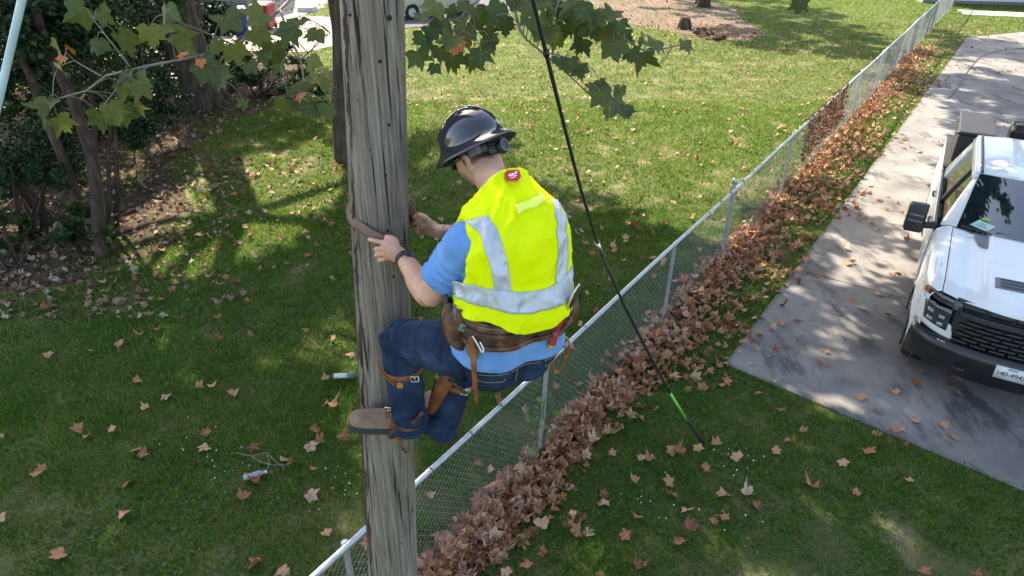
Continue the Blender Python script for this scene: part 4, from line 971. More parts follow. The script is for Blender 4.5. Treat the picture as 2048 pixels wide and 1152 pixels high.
# only keep the shirt from its tail upwards
v_tail = zv(3.675)
vs = [torso(2 * math.pi * k / 48, v_tail + (zv(4.205) - v_tail) * j / 30, .006 + .024 * max(0, 1 - j / 12)) for j in range(31) for k in range(48)]
sh_.add(vs, fs)
def sleeve(S, E, t1, flare):
    el = (E - S).normalized(); c = spine(zv(4.06))
    sh_.tube([S.lerp(c, .35), S, taper(S, E, .25), taper(S, E, .5), taper(S, E, t1)], [.075, .079, .077, .072, flare], n=22, sub=4)
sleeve(SHL, ELL, .66, .077); sleeve(SHR, ELR, .6, .07)
def cloth_wr(amp, f, strand=None):
    def w(c):
        a = mnoise.noise(Vector((c.x * f, c.y * f, c.z * f * 1.5))); b = mnoise.noise(Vector((c.x * f * 2.1 + 5, c.y * f * 2.1, c.z * f * 3)))
        return amp * ((1 - abs(a) * 2.2) * .7 + b * .5)
    return w
sl_ax = (ELL - SHL).normalized()
def shirt_wr(c):
    t = (Vector(c) - SHL).dot(sl_ax); base = cloth_wr(.004, 11)(c)
    if t > .03 and (Vector(c) - SHL - sl_ax * t).length < .12:
        base += .0045 * math.sin(t * 150 + 6 * mnoise.noise(Vector(c) * 9)) * smoothstep(.03, .09, t)
    return float(base)
remeshed('shirt', sh_, .006, 2, M_shirt, worker, shirt_wr)

# jeans: seat and two legs
jn = MB(); vj = zv(3.73)
vs = [torso(2 * math.pi * k / 40, vj * j / 12, .010) for j in range(13) for k in range(40)]
fs = [(j * 40 + k, j * 40 + (k + 1) % 40, (j + 1) * 40 + (k + 1) % 40, (j + 1) * 40 + k) for j in range(12) for k in range(40)] + [tuple(reversed(range(40))), tuple(12 * 40 + k for k in range(40))]
jn.add(vs, fs)
but = Vector((0, 0, -.045)) - FW * .045
for H, Kn, A, sd in ((HIPL, KNL, ANL, -1), (HIPR, KNR, ANR, 1)):
    bend = ((Kn - H).normalized() - (A - Kn).normalized()).normalized()
    jn.tube([H + but * .6, H.lerp(Kn, .04) + but * .3, taper(H, Kn, .35), taper(H, Kn, .75), Kn + bend * .008], [.105, .112, .104, .086, .078], n=22, sub=5)
    jn.tube([Kn + bend * .008 - (A - Kn) * .06, taper(Kn, A, .18), taper(Kn, A, .5), taper(Kn, A, .85), taper(Kn, A, 1.12)], [.074, .076, .074, .071, .078], n=22, sub=5)
def jean_wr(c):
    c = Vector(c); v = cloth_wr(.0065, 9)(c) + cloth_wr(.003, 24)(c)
    for Kn, H, A in ((KNL, HIPL, ANL), (KNR, HIPR, ANR)):
        d = (c - Kn).length
        if d < .2: v += .009 * math.sin((c - Kn).dot((A - H).normalized()) * 120 + 5 * mnoise.noise(c * 8)) * (1 - d / .2) * .8
        da = (c - A).length
        if da < .16: v += .010 * math.sin(c.z * 130 + 6 * mnoise.noise(c * 9)) * (1 - da / .16)
    d = (c - HIPL).length
    if d < .2: v += .009 * math.sin((c - HIPL).dot((KNL - HIPL).normalized()) * 130 + 5 * mnoise.noise(c * 7)) * (1 - d / .2)
    return v
jeans = remeshed('jeans', jn, .0062, 2, M_jean, worker, jean_wr)
# stitched seams and back pocket edges
M_thread = flat('tan_thread', (.30, .23, .13), .8)
def torso_line(us, zs_, off, rad, name, mat, parent):
    MB().tube([torso(u, zv(z), off) for u, z in zip(us, zs_)], rad, n=6, sub=3).build(name, mat, parent, smooth=True)
D270 = 1.5 * math.pi
torso_line([D270 - .95 + .19 * k for k in range(11)], [3.655 - .0 * k for k in range(11)], .0195, .0012, 'seam', M_thread, jeans)
torso_line([D270 - .1] * 5, [3.65, 3.63, 3.61, 3.59, 3.575], .0195, .0012, 'seam', M_thread, jeans)
for sg in (-1, 1):
    torso_line([D270 + sg * .35, D270 + sg * .40, D270 + sg * .8, D270 + sg * 1.15], [3.63, 3.612, 3.615, 3.63], .02, .0012, 'pocket_seam', M_thread, jeans)
    torso_line([D270 + sg * .25, D270 + sg * .26], [3.68, 3.645], .021, .004, 'belt_loop', M_jean, jeans)
    
# vest: parametric patch over the torso, with armholes and a low neckline
def _lp(a, b, t): return a + (b - a) * t
def vest_keep(p):
    for S, sg in ((SHL, -1), (SHR, 1)):
        l = (p - spine(zv(p.z))).dot(RT) * sg
        s = (p - spine(zv(4.03))).dot(FW)
        if l > .10 and ((s - .035) / .098) ** 2 + ((p.z - 4.03) / .12) ** 2 < 1: return False
    return True
def hem(u):
    return 3.843 - .018 * math.exp(-((u - D270) / .35) ** 2) + .034 * math.cos(u) ** 2 + .015 * max(0, -math.cos(u)) + .006 * math.sin(5 * u)
def neck(u): return 4.268 - .062 * (1 - math.cos(u - D270)) - (.04 if math.sin(u) > .55 else 0)
def vest_surf(u, z, off=.022):
    v = zv(z); q = torso(u, v, off - .011 * float(smoothstep(4.14, 4.24, z)))
    fold = .009 * mnoise.noise(Vector((u * 2.2, z * 4, 1))) + .012 * (.6 - 1.8 * abs(mnoise.noise(Vector((u * 2.4 + z * 9, z * 7 - u * 2.4, 5))))) + .006 * (.6 - 1.8 * abs(mnoise.noise(Vector((u * 6 - z * 14, z * 16 + u * 3, 9)))))
    fl = .036 * min(1, max(0, (3.95 - z) / .10)) * (.88 + .22 * math.sin(u * 4 + .5))                    # loose lower hem stands off
    d = (q - spine(v)); d.z = 0; d = d.normalized() if d.length > 1e-6 else RT
    return q + d * (fold + max(0, fl))
def vest_pt(U, W, off=.022):
    u = math.pi / 2 + .12 + (2 * math.pi - .24) * U; q = vest_surf(u, hem(u) + (neck(u) - hem(u)) * W, off)
    c = spine(zv(4.03))
    for sg in (-1, 1):                                        # clean armhole edge
        l = (q - spine(zv(q.z))).dot(RT) * sg; s = (q - c).dot(FW) - .035; z = q.z - 4.03
        f = (s / .098) ** 2 + (z / .12) ** 2
        if l > .09 and .62 < f < 1.32: k = 1 / math.sqrt(f); q = q + FW * (s * (k - 1)) + UPZ * (z * (k - 1))
    return q
vb = MB().grid(vest_pt, 220, 120, keep=vest_keep)
vest = vb.build('vest', M_vest, worker, smooth=True); md = vest.modifiers.new('t', 'SOLIDIFY'); md.thickness = .003; md.offset = 0
def u_at(lat, z, back=True):
    a_ = key(zv(z))[3] + .022; x = max(-1, min(1, lat / a_)); cu = math.copysign(abs(x) ** (1 / .8), x); t = math.acos(cu); return 2 * math.pi - t if back else t
def strip(fu, fz, nm, mat, nu, nv, off=.0255, th=.0015):
    o = MB().grid(lambda U, W: vest_surf(fu(U, W), fz(U, W), off), nu, nv).build(nm, mat, vest, smooth=True); md = o.modifiers.new('t', 'SOLIDIFY'); md.thickness = th; md.offset = 1; return o
for sg in (-1, 1):
    for back in (True, False):
        zf = lambda U, W: 3.93 + (4.150 - 3.93) * W
        strip(lambda U, W: u_at(sg * (.108 + .030 * W ** 1.5 + (U - .5) * .05), zf(U, W), back), zf, 'reflective_tape', M_tape, 8, 50)
strip(lambda U, W: math.pi / 2 + .12 + (2 * math.pi - .24) * U, lambda U, W: 3.884 + .054 * W + .004 * math.sin(U * 20) + .028 * math.cos(math.pi / 2 + .12 + (2 * math.pi - .24) * U) ** 2 + .018 * max(0, -math.cos(math.pi / 2 + .12 + (2 * math.pi - .24) * U)), 'reflective_band', M_tape, 200, 8, .0262)
M_vest2 = flat('pale_hi_vis', (.86, 1.0, .14), .7)
strip(lambda U, W: u_at(_lp(-.03, .085, U), _lp(4.135, 4.160, W) + .018 * U), lambda U, W: _lp(4.135, 4.160, W) + .018 * U, 'mic_tab', M_vest2, 12, 4, .029)
# binding along armholes reads as a thin lip
for S, sg in ((SHL, -1), (SHR, 1)):
    pts = []
    for k in range(33):
        a = 2 * math.pi * k / 32; s = .035 + .100 * math.cos(a); z = 4.03 + .122 * math.sin(a)
        best = None
        for q in range(60):
            u = (math.pi if sg < 0 else 0) - 1.5 + 3.0 * q / 59
            p = vest_surf(u, min(z, 4.14), .023); dd = abs((p - spine(zv(4.05))).dot(FW) - s)
            if best is None or dd < best[0]: best = (dd, p)
        pts.append(best[1])
# red maker badge below the collar: red lozenge with a white slanted bolt-like script mark
pc = vest_pt((D270 - math.pi / 2 - .12) / (2 * math.pi - .24), (4.245 - hem(D270)) / (neck(D270) - hem(D270)), .03)
pl = vest_pt((D270 - .12 - math.pi / 2 - .12) / (2 * math.pi - .24), (4.245 - hem(D270)) / (neck(D270) - hem(D270)), .03)
pu = vest_pt((D270 - math.pi / 2 - .12) / (2 * math.pi - .24), (4.262 - hem(D270)) / (neck(D270) - hem(D270)), .03)
bx = (pc - pl); bx = bx.normalized(); by = (pu - pc); by = (by - bx * by.dot(bx)).normalized(); bn = bx.cross(by)
if bn.y > 0: bn = -bn
if bx.x < 0: bx = -bx
pc = pc + bn * .004
def flatpoly(pts, o, name, mat, parent, th=.002):
    n = len(pts); a = [pc + bx * x + by * y + bn * o for x, y in pts]; b = [p + bn * th for p in a]
    MB().add(a + b, [tuple(range(n)), tuple(range(2 * n - 1, n - 1, -1))] + [(k, (k + 1) % n, n + (k + 1) % n, n + k) for k in range(n)]).build(name, mat, parent, recalc=True)
flatpoly([(-.026, .010), (-.014, .021), (.024, .021), (.027, -.004), (.014, -.019), (-.024, -.019)], 0, 'badge', flat('badge_red', (.55, .02, .035), .5), vest)
flatpoly([(-.018, -.002), (-.010, .008), (-.007, .003), (-.001, .011), (.002, .005), (.010, .014), (.019, .015), (.010, .006), (.006, .004), (.001, .0), (-.004, -.001), (-.009, -.003)], .0022, 'badge_script', flat('badge_white', (.8, .78, .78), .6), vest, .001)

flatpoly([(-.014, -.009), (.004, -.004), (.002, -.001), (.015, .003), (.003, -.008), (.004, -.006), (-.004, -.010)], .0022, 'badge_script', bpy.data.materials['badge_white'], vest, .001)
# work belt of worn leather with pouches, hanging straps
belt_z0, belt_z1 = 3.785, 3.875
def belt_pt(U, W, off=.026, z0=belt_z0, z1=belt_z1):
    u = 2 * math.pi * U; z = z0 + (z1 - z0) * W + .018 * math.sin(u) 
    return torso(u, zv(z), off + .010 * math.sin(math.pi * W) + .004 * mnoise.noise(Vector((u * 3, z * 30, 2))))
bl_ = MB().grid(belt_pt, 120, 10); belt = bl_.build('tool_belt', M_leather, worker, smooth=True); md = belt.modifiers.new('t', 'SOLIDIFY'); md.thickness = .008; md.offset = 1
for (z0, z1, nm) in ((3.795, 3.81, 'belt_strap'), (3.835, 3.852, 'belt_strap')):
    o = MB().grid(lambda U, W: belt_pt(U, W, .042, z0, z1), 120, 3).build(nm, M_leather, belt, smooth=True); md = o.modifiers.new('t', 'SOLIDIFY'); md.thickness = .004
def pouch(u0, u1, z0, z1, th, nm, mat):
    def f(U, W):
        u = u0 + (u1 - u0) * U; z = z0 + (z1 - z0) * W + .018 * math.sin(u)
        b = th * (math.sin(math.pi * U) ** .5) * (.35 + .65 * math.sin(math.pi * min(1, W * .8 + .1)))
        return torso(u, zv(z), .034 + b)
    o = MB().grid(f, 16, 12).build(nm, mat, belt, smooth=True); md = o.modifiers.new('t', 'SOLIDIFY'); md.thickness = .004; md.offset = -1
pouch(D270 - 1.95, D270 - 1.35, 3.75, 3.90, .05, 'pouch', M_leather)
pouch(D270 - 1.25, D270 - .95, 3.755, 3.83, .02, 'pouch', M_leather2)
pouch(D270 + 1.05, D270 + 1.55, 3.745, 3.855, .045, 'tool_loop', M_leather)
pouch(D270 + .5, D270 + .95, 3.775, 3.845, .012, 'pouch', M_leather)
# stitched edges, rivets and small gear on the belt
for z_ in (3.792, 3.868):
    MB().tube([torso(2 * math.pi * k / 60, zv(z_ + .018 * math.sin(2 * math.pi * k / 60)), .0445) for k in range(61)], .0012, n=5).build('stitching', M_thread, belt, smooth=True)
for k in range(14):
    u = D270 - 1.1 + k * .165; p_ = torso(u, zv(3.822 + .018 * math.sin(u)), .046); nn = (p_ - spine(zv(3.82))); nn.z = 0; nn.normalize()
    MB().lathe(p_, nn, [(.0055, -.002), (.0055, .001), (.003, .003), (0, .003)], n=8).build('rivet', M_iron, belt, smooth=True)
for k, (uu, hh, rr_) in enumerate(((D270 - 1.84, .05, .010), (D270 - 1.72, .075, .007), (D270 - 1.58, .04, .012), (D270 - 1.47, .06, .006))):
    p_ = torso(uu, zv(3.88), .062); MB().tube([p_ - UPZ * .04, p_ + UPZ * (hh * .6)], [rr_, rr_ * .9], n=10).build('pouch_tool', (M_blackp, M_iron, M_leather, M_greyp)[k], belt, smooth=True)
# hanging strap at his left hip
q0 = at(942, 662, 1.865); q1 = at(948, 740, 1.845); q2 = at(953, 806, 1.86)
MB().tube([q0, q0.lerp(q1, .5) + Vector((.002, 0, 0)), q1, q2], [(.0095, .003)] * 3 + [(.006, .003)], n=8, sub=4, ref=(1, 0, 0)).build('hanging_strap', M_leather2, belt, smooth=True)
MB().lathe(at(941, 664, 1.86), (0, -1, .4), [(.012, 0), (.012, .004), (.008, .006), (0, .006)], n=12).build('rivet', M_iron, belt)
# white cord clip
MB().tube([at(945, 672, 1.855), at(956, 690, 1.845), at(964, 704, 1.84), at(967, 698, 1.84), at(960, 684, 1.845)], .0028, n=6, sub=4).build('cord_clip', flat('white_cord', (.7, .7, .68), .6), belt, smooth=True)
MB().box(at(926, 655, 1.895), (.026, .012, .03), Matrix.Rotation(.5, 3, 'Y')).build('tape_measure', flat('green_case', (.10, .21, .17), .5), belt, bevel=.004)
# D-ring block and buckle side at the front left
MB().tube([at(893, 604, 2.02), at(886, 590, 2.03), at(893, 577, 2.04), at(905, 580, 2.04), at(908, 596, 2.03), at(893, 604, 2.02)], .0045, n=8, sub=4).build('d_ring', M_iron, belt, smooth=True)

# boots
def boot(heel, toe, up, ank, nm):
    ax = (toe - heel); L = ax.length; ax.normalize(); up = (up - ax * up.dot(ax)).normalized(); sd = ax.cross(up)
    e = MB()
    prof = [(0.0, .026, .060, .0), (.04, .036, .085, 0), (.16, .040, .10, 0), (.3, .042, .105, 0), (.42, .043, .085, 0), (.55, .046, .066, 0), (.7, .050, .056, 0), (.84, .048, .050, 0), (.94, .038, .043, 0), (1.0, .016, .026, 0)]
    def ring(t, w, h):
        c = heel + ax * L * t; out = []
        for k in range(20):
            a = 2 * math.pi * k / 20; x = math.copysign(abs(math.cos(a)) ** .7, math.cos(a)) * w; y = math.sin(a)
            z = (h * (abs(y) ** .85) if y > 0 else -.004)
            out.append(c + sd * x + up * (z + .018))
        return out
    vs = []; P2 = []
    for i in range(len(prof) - 1):
        for q in range(3):
            t = q / 3; P2.append([prof[i][k] * (1 - t) + prof[i + 1][k] * t for k in range(3)])
    P2.append(prof[-1][:3])
    for t, w, h in P2: vs += ring(t, w, h)
    m = len(P2); fs = [(i * 20 + k, i * 20 + (k + 1) % 20, (i + 1) * 20 + (k + 1) % 20, (i + 1) * 20 + k) for i in range(m - 1) for k in range(20)] + [tuple(reversed(range(20))), tuple((m - 1) * 20 + k for k in range(20))]
    e.add(vs, fs); b = e.build(nm, M_suede, worker, smooth=True, recalc=True); b.modifiers.new('s', 'SUBSURF').render_levels = 1
    out = []
    for k in range(28):
        a = 2 * math.pi * k / 28; t = .5 - .5 * math.cos(a)
        w = np.interp(t, [p[0] for p in prof], [p[1] for p in prof]) + .006; out.append((t * 1.03 - .015, math.copysign(w, math.sin(a)) if abs(math.sin(a)) > .02 else 0))
    lo = [heel + ax * L * t + sd * w + up * -.008 for t, w in out]; hi = [heel + ax * L * t + sd * w + up * .020 for t, w in out]; n = len(out)
    MB().add(lo + hi, [tuple(range(n)), tuple(range(2 * n - 1, n - 1, -1))] + [(k, (k + 1) % n, n + (k + 1) % n, n + k) for k in range(n)]).build('boot_sole', M_sole, b, recalc=True, bevel=.004)
    hb = [heel + ax * (L * t) + sd * w + up * h for h in (-.030, -.006) for t, w in ((.0, -.032), (.27, -.036), (.27, .036), (.0, .032))]
    MB().hexa(hb).build('boot_heel', M_sole, b, recalc=True, bevel=.005)
    # welt stitching line
    return b, ax, up, sd
HL, TL = at(842, 856, 2.29), at(697, 838, 2.29); TL.z = HL.z + .025
bL, axL, upL, sdL = boot(HL, TL, UPZ, ANL, 'boot')
HR_, TR_ = at(886, 882, 2.40), at(856, 800, 2.66); TR_.z = HR_.z + .05
bR, axR, upR, sdR = boot(HR_, TR_, UPZ, ANR, 'boot')
# climbing irons: calf pad and strap, ankle strap with buckle, shank, stirrup and gaff
def ring_strap(c, ax, r, w, nm, mat, parent, tilt=None, th=.0045):
    ax = Vector(ax).normalized(); a = (tilt or Vector((1, 0, 0))); a = (a - ax * a.dot(ax)).normalized(); b = ax.cross(a)
    pts = [c + a * math.cos(t) * r + b * math.sin(t) * r for t in [2 * math.pi * k / 24 for k in range(25)]]
    return MB().tube(pts, [(w, th)] * 25, n=8, ref=ax).build(nm, mat, parent, smooth=True)
def buckle(c, x, y, s, parent):
    x = x.normalized(); y = (y - x * y.dot(x)).normalized()
    p = [c - x * s - y * s * .75, c + x * s - y * s * .75, c + x * s + y * s * .75, c - x * s + y * s * .75, c - x * s - y * s * .75]
    mb = MB().tube(p, .0026, n=6); mb.tube([c - y * s * .7, c + y * s * .7], .0022, n=6); return mb.build('buckle', M_steel, parent, smooth=True)
for Kn, A, hl, ax, up, sd, Bt, inner in ((KNL, ANL, HL, axL, upL, sdL, bL, Vector((.0, 1, 0))), (KNR, ANR, HR_, axR, upR, sdR, bR, Vector((-1, .1, 0)))):
    e = worker; leg = (A - Kn); ld = leg.normalized(); c = taper(Kn, A, .34)
    sp = MB().tube([taper(Kn, A, .30) + inner * .088, taper(Kn, A, .6) + inner * .085, taper(Kn, A, 1.0) + inner * .07, hl + ax * .12 + inner * .056 - up * .02], [(.012, .004)] * 4, n=8, sub=4, ref=ax).build('climbing_spur', M_iron, worker, smooth=True)
    MB().tube([hl + ax * .12 + inner * .056 - up * .02, hl + ax * .12 - up * .024, hl + ax * .12 - inner * .056 - up * .018, hl + ax * .12 - inner * .058 + up * .03], [(.013, .004)] * 4, n=8, sub=3, ref=ax).build('stirrup', M_iron, sp, smooth=True)
    MB().tube([taper(Kn, A, .92) + inner * .074, hl + ax * .11 + inner * .095 - up * .03, hl + ax * .10 + inner * .115 - up * .075], [.008, .007, .001], n=8).build('gaff', M_iron, sp, smooth=True)
    s1 = ring_strap(c, ld, .0815, .013, 'calf_strap', M_leather2, sp, inner)
    buckle(c + (ax * -.2 + Vector((.35, -.95, 0))).normalized() * .086 + Vector((.014, 0, 0)), ld.cross(Vector((0, -1, 0))), ld, .016, sp)
    s2 = ring_strap(taper(Kn, A, .98) + ax * .012, (ld + ax * .35).normalized(), .083, .010, 'ankle_strap', M_leather, sp, inner)
MB().box(at(800, 771, 2.205), (.026, .008, .028), Matrix.Rotation(.1, 3, 'Y')).build('strap_keeper', flat('keeper', (.42, .17, .03), .5), bpy.data.objects['climbing_spur'], bevel=.004)
MB().tube([at(752, 727, 2.24), at(770, 752, 2.22), at(790, 768, 2.205)], [(.004, .003), (.008, .003), (.011, .003)], n=8, sub=4).build('strap_end', M_leather2, bpy.data.objects['climbing_spur'], smooth=True)
# strap over the near boot's instep with its buckle, keeper and the hanging end
MB().tube([at(774, 812, 2.235), at(780, 832, 2.225), at(788, 850, 2.222)], [(.012, .004)] * 3, n=8, sub=3, ref=(1, 0, 0)).build('instep_strap', M_leather, bpy.data.objects['climbing_spur'], smooth=True)
buckle(at(776, 818, 2.228), Vector((1, 0, 0)), Vector((0, 0, 1)), .011, bpy.data.objects['climbing_spur'])
MB().box(at(785, 845, 2.222), (.034, .01, .016), Matrix.Rotation(-.2, 3, 'Y')).build('strap_keeper', M_leather2, bpy.data.objects['climbing_spur'], bevel=.004)
MB().tube([at(786, 850, 2.22), at(795, 872, 2.215), at(806, 893, 2.21), at(813, 906, 2.21)], [(.014, .004), (.012, .004), (.011, .004), (.009, .003)], n=8, sub=3, ref=(1, 0, 0)).build('strap_end', M_leather, bpy.data.objects['climbing_spur'], smooth=True)
MB().tube([at(797, 862, 2.21), at(818, 852, 2.205), at(836, 836, 2.205), at(845, 824, 2.215)], [(.009, .003)] * 4, n=8, sub=3, ref=(0, 0, 1)).build('heel_strap', M_leather, bpy.data.objects['climbing_spur'], smooth=True)
# leather calf pad on the far leg
cp = [at(902, 742, 2.375), at(890, 765, 2.36), at(874, 800, 2.36), at(862, 826, 2.375)]
MB().tube(cp, [(.024, .01), (.034, .012), (.026, .012), (.014, .008)], n=14, sub=4, ref=(1, .2, 0)).build('calf_pad', M_leather2, bpy.data.objects['climbing_spur.001'], smooth=True)
MB().tube([at(898, 758, 2.34), at(916, 775, 2.325), at(937, 786, 2.335)], [(.011, .004)] * 3, n=8, sub=3, ref=(0, 0, 1)).build('calf_strap', M_leather, bpy.data.objects['climbing_spur.001'], smooth=True)
buckle(at(933, 782, 2.325), Vector((1, 0, .5)), Vector((-.3, 0, 1)), .014, bpy.data.objects['climbing_spur.001'])

# hard hat with full brim, suspension band and ratchet knob
HC = HEAD + HU * .028 + HF * .004
vs = []; n = 56; prof = []
for j in range(15):
    a = (math.pi / 2) * j / 14; prof.append((math.cos(a), math.sin(a)))
rows = [(1.40, -.012, 1), (1.36, -.006, 1), (1.2, .004, 1), (1.06, .016, 1), (1.0, .03, 1)]
def hat_pt(r, h, k):
    a = 2 * math.pi * k / n; x, y = math.cos(a), math.sin(a)
    rx, ry = .128, .107
    br = r - 1
    rx2 = rx * min(r, 1) + max(0, br) * .105 * (1.12 if x > 0 else .98); ry2 = ry * min(r, 1) + max(0, br) * .095
    dz = -.012 * abs(y) * max(0, br) * 2.2
    return HC + HF * x * rx2 + HR * y * ry2 + HU * (h + dz)
for r_0, h_0, _ in rows: vs += [hat_pt(r_0, h_0, k) for k in range(n)]
for c_, s_2 in prof[1:-1]:
    ridge = [0.004 * math.exp(-((math.sin(2 * math.pi * k / n)) / .16) ** 2) * s_2 for k in range(n)]
    vs += [hat_pt(c_, .03 + .112 * s_2, k) + HU * ridge[k] for k in range(n)]
m = len(rows) + len(prof) - 2; vs.append(HC + HU * .146)
fs = [(j * n + k, j * n + (k + 1) % n, (j + 1) * n + (k + 1) % n, (j + 1) * n + k) for j in range(m - 1) for k in range(n)] + [((m - 1) * n + k, (m - 1) * n + (k + 1) % n, m * n) for k in range(n)]
hat = MB().add(vs, fs).build('hard_hat', M_hat, worker, smooth=True, recalc=True); md = hat.modifiers.new('t', 'SOLIDIFY'); md.thickness = .004; md.offset = -1
band = []
for k in range(49):
    a = 2 * math.pi * k / 48; x, y = math.cos(a), math.sin(a); drop = .028 * max(0, -x) ** 1.5
    band.append(HC + HF * x * .108 + HR * y * .086 + HU * (-.012 - drop))
MB().tube(band, [(.017, .003)] * 49, n=8, ref=HU).build('headband', M_blackp, hat, smooth=True)
kb = HC - HF * .108 - HU * .046
MB().tube([kb + HR * .05 + HF * .015 + HU * .004, kb, kb - HR * .05 + HF * .015 + HU * .004], [(.019, .006), (.021, .007), (.019, .006)], n=10, sub=3, ref=HU).build('headband', M_blackp, hat, smooth=True)
kn = MB().lathe(kb - HF * .004, -HF, [(.026, 0), (.0265, .014), (.024, .018), (.014, .0185), (0, .0185)], n=26).build('ratchet_knob', M_blackp, hat, smooth=True, auto=40)
MB().lathe(kb - HF * .0205, -HF, [(.0235, 0), (.0235, .0042), (.0175, .0042), (.0175, 0)], n=26).build('knob_ring', M_greyp, kn)
MB().box(HC - HF * .06 - HR * .083 - HU * .03, (.05, .02, .028), Matrix((HF, HR, HU)).transposed().to_3x3()).build('strap_slot', M_greyp, hat, bevel=.004)
# dark wraparound glasses
gl = []
for k in range(15):
    a = -1.5 + 3.0 * k / 14; gl.append(HEAD + HF * (.012 + .104 * math.cos(a)) + HR * .088 * math.sin(a) + HU * .004)
MB().tube(gl, [(.022 if 2 < k < 12 else .009, .003) for k in range(15)], n=8, ref=HU).build('sunglasses', flat('dark_lens', (.006, .006, .007), .12, coat=.6), worker, smooth=True)
MB().tube([HEAD - HR * .086 + HF * .02 + HU * .004, HEAD - HR * .084 - HF * .03 + HU * .004], .003, n=6).build('sunglasses_arm', M_blackp, bpy.data.objects['sunglasses'], smooth=True)
# wrist watch
wa = (WRL - ELL).normalized(); wc = taper(ELL, WRL, .93)
ws = ring_strap(wc, wa, .0345, .011, 'watch', M_blackp, worker, Vector((0, -1, 0)), .003)
MB().lathe(wc + Vector((.6, -.3, .75)).normalized() * .034, Vector((.6, -.3, .75)), [(.019, 0), (.019, .009), (.016, .011), (0, .011)], n=20).build('watch_case', M_blackp, ws, smooth=True, auto=40)

# ------------------------------------------------------------------ things hung on him and the pole strap
strap = empty('climbing_strap', on_pole(745, 470), label='flat brown leather climbing strap wrapped round the pole in his hands', cat='strap')
def round_pole(ang, z, off): c = pole_c(z); r_ = pole_r(z) + off; return c + Vector((math.cos(ang) * r_, math.sin(ang) * r_, 0))
zL = lp(750, 480, 2.34).z
pts = [lp(800, 497, 2.335), lp(782, 489, 2.335), lp(762, 479, 2.345), lp(740, 467, 2.362)]
for k in range(15):
    a = R(225 - k * 15); pts.append(round_pole(a, zL + .045 + .05 * min(1, k / 5) - .01 * k / 14, .008))
pts += [at(826, 438, 2.60), at(832, 446, 2.585)]
MB().tube(pts, [(.021, .0035)] * len(pts), n=10, sub=4, ref=(0, 0, 1)).build('strap_band', pmat('strap_leather', [(.3, (.10, .055, .042)), (.7, (.20, .125, .10))], scale=14, rough=.6, bump=.2, spec=.35), strap, smooth=True)
MB().tube([at(824, 428, 2.585), at(829, 440, 2.575), at(836, 452, 2.57)], [(.016, .010)] * 3, n=10, sub=3).build('strap_grip', M_leather, strap, smooth=True)
# adjuster tail and snap running from the near hand back to the belt
MB().tube([lp(800, 497, 2.335), lp(822, 508, 2.30), lp(840, 540, 2.22), lp(870, 575, 2.10), lp(893, 598, 2.03)], [(.013, .004)] * 5, n=8, sub=4, ref=(0, 0, 1)).build('strap_tail', M_leather, strap, smooth=True)
MB().box(lp(836, 538, 2.235), (.034, .012, .022), Matrix.Rotation(-.6, 3, 'Y')).build('adjuster', M_iron, strap, bevel=.003)

pl_ = empty('pliers', at(1125, 640, 2.14), label='steel linesman pliers with red handles in his belt loop', cat='pliers')
Yp = 1.965
MB().tube([at(1112, 660, Yp), at(1122, 640, Yp), at(1133, 618, Yp)], [.011, .0115, .009], n=10, sub=3).build('handle', flat('red_grip', (.42, .025, .03), .45), pl_, smooth=True)
MB().tube([at(1104, 690, Yp), at(1111, 668, Yp)], [.012, .011], n=10).build('handle', bpy.data.materials['red_grip'], pl_, smooth=True)
MB().tube([at(1131, 622, Yp), at(1140, 600, Yp), at(1147, 585, Yp), at(1159, 568, Yp)], [(.010, .005), (.013, .006), (.010, .005), (.004, .003)], n=10, sub=3).build('jaw', M_steel, pl_, smooth=True)
MB().tube([at(1135, 624, Yp + .015), at(1147, 602, Yp + .015), at(1155, 588, Yp + .015), at(1161, 572, Yp + .015)], [(.008, .005), (.011, .006), (.009, .005), (.003, .003)], n=10, sub=3).build('jaw', M_iron, pl_, smooth=True)
sd_ = empty('screwdriver', at(1105, 680, 2.1), label='screwdriver with red and yellow handle under his belt', cat='screwdriver')
MB().tube([at(1110, 662, 1.95), at(1106, 678, 1.95), at(1103, 688, 1.95)], [.0105, .012, .0115], n=10, sub=2).build('handle', bpy.data.materials['red_grip'], sd_, smooth=True)
MB().tube([at(1103, 688, 1.95), at(1101, 694, 1.95)], [.0118, .010], n=10).build('handle_end', flat('yellow_grip', (.62, .36, .02), .45), sd_, smooth=True)
cc = at(1119, 708, 2.13); mb = MB()
for k, (du, dv, ru, rv, rot) in enumerate(((0, 0, 13, 36, .15), (1, 2, 14, 38, .25), (-1, 1, 12, 35, .05), (2, -1, 15, 35, .32))):
    pts = []
    for j in range(29):
        a = 2 * math.pi * j / 28 + .4 * k; x = math.cos(a) * ru; y = math.sin(a) * rv
        pts.append(at(1119 + du + x * math.cos(rot) - y * math.sin(rot), 708 + dv + x * math.sin(rot) + y * math.cos(rot), 2.13 + .012 * math.sin(a) + .004 * k))
    mb.tube(pts, .0021, n=6)
mb.tube([at(1122, 676, 2.12), at(1126, 690, 2.12), at(1123, 698, 2.12)], .0021, n=6, sub=3)
mb.tube([at(1134, 720, 2.13), at(1137, 700, 2.13), at(1136, 688, 2.13)], .0021, n=6, sub=3)
co_ = mb.build('copper_wire', flat('copper', (.55, .25, .14), .32, metal=.9), smooth=True); setp(co_, 'coil of bare copper wire hanging from his belt', 'wire')
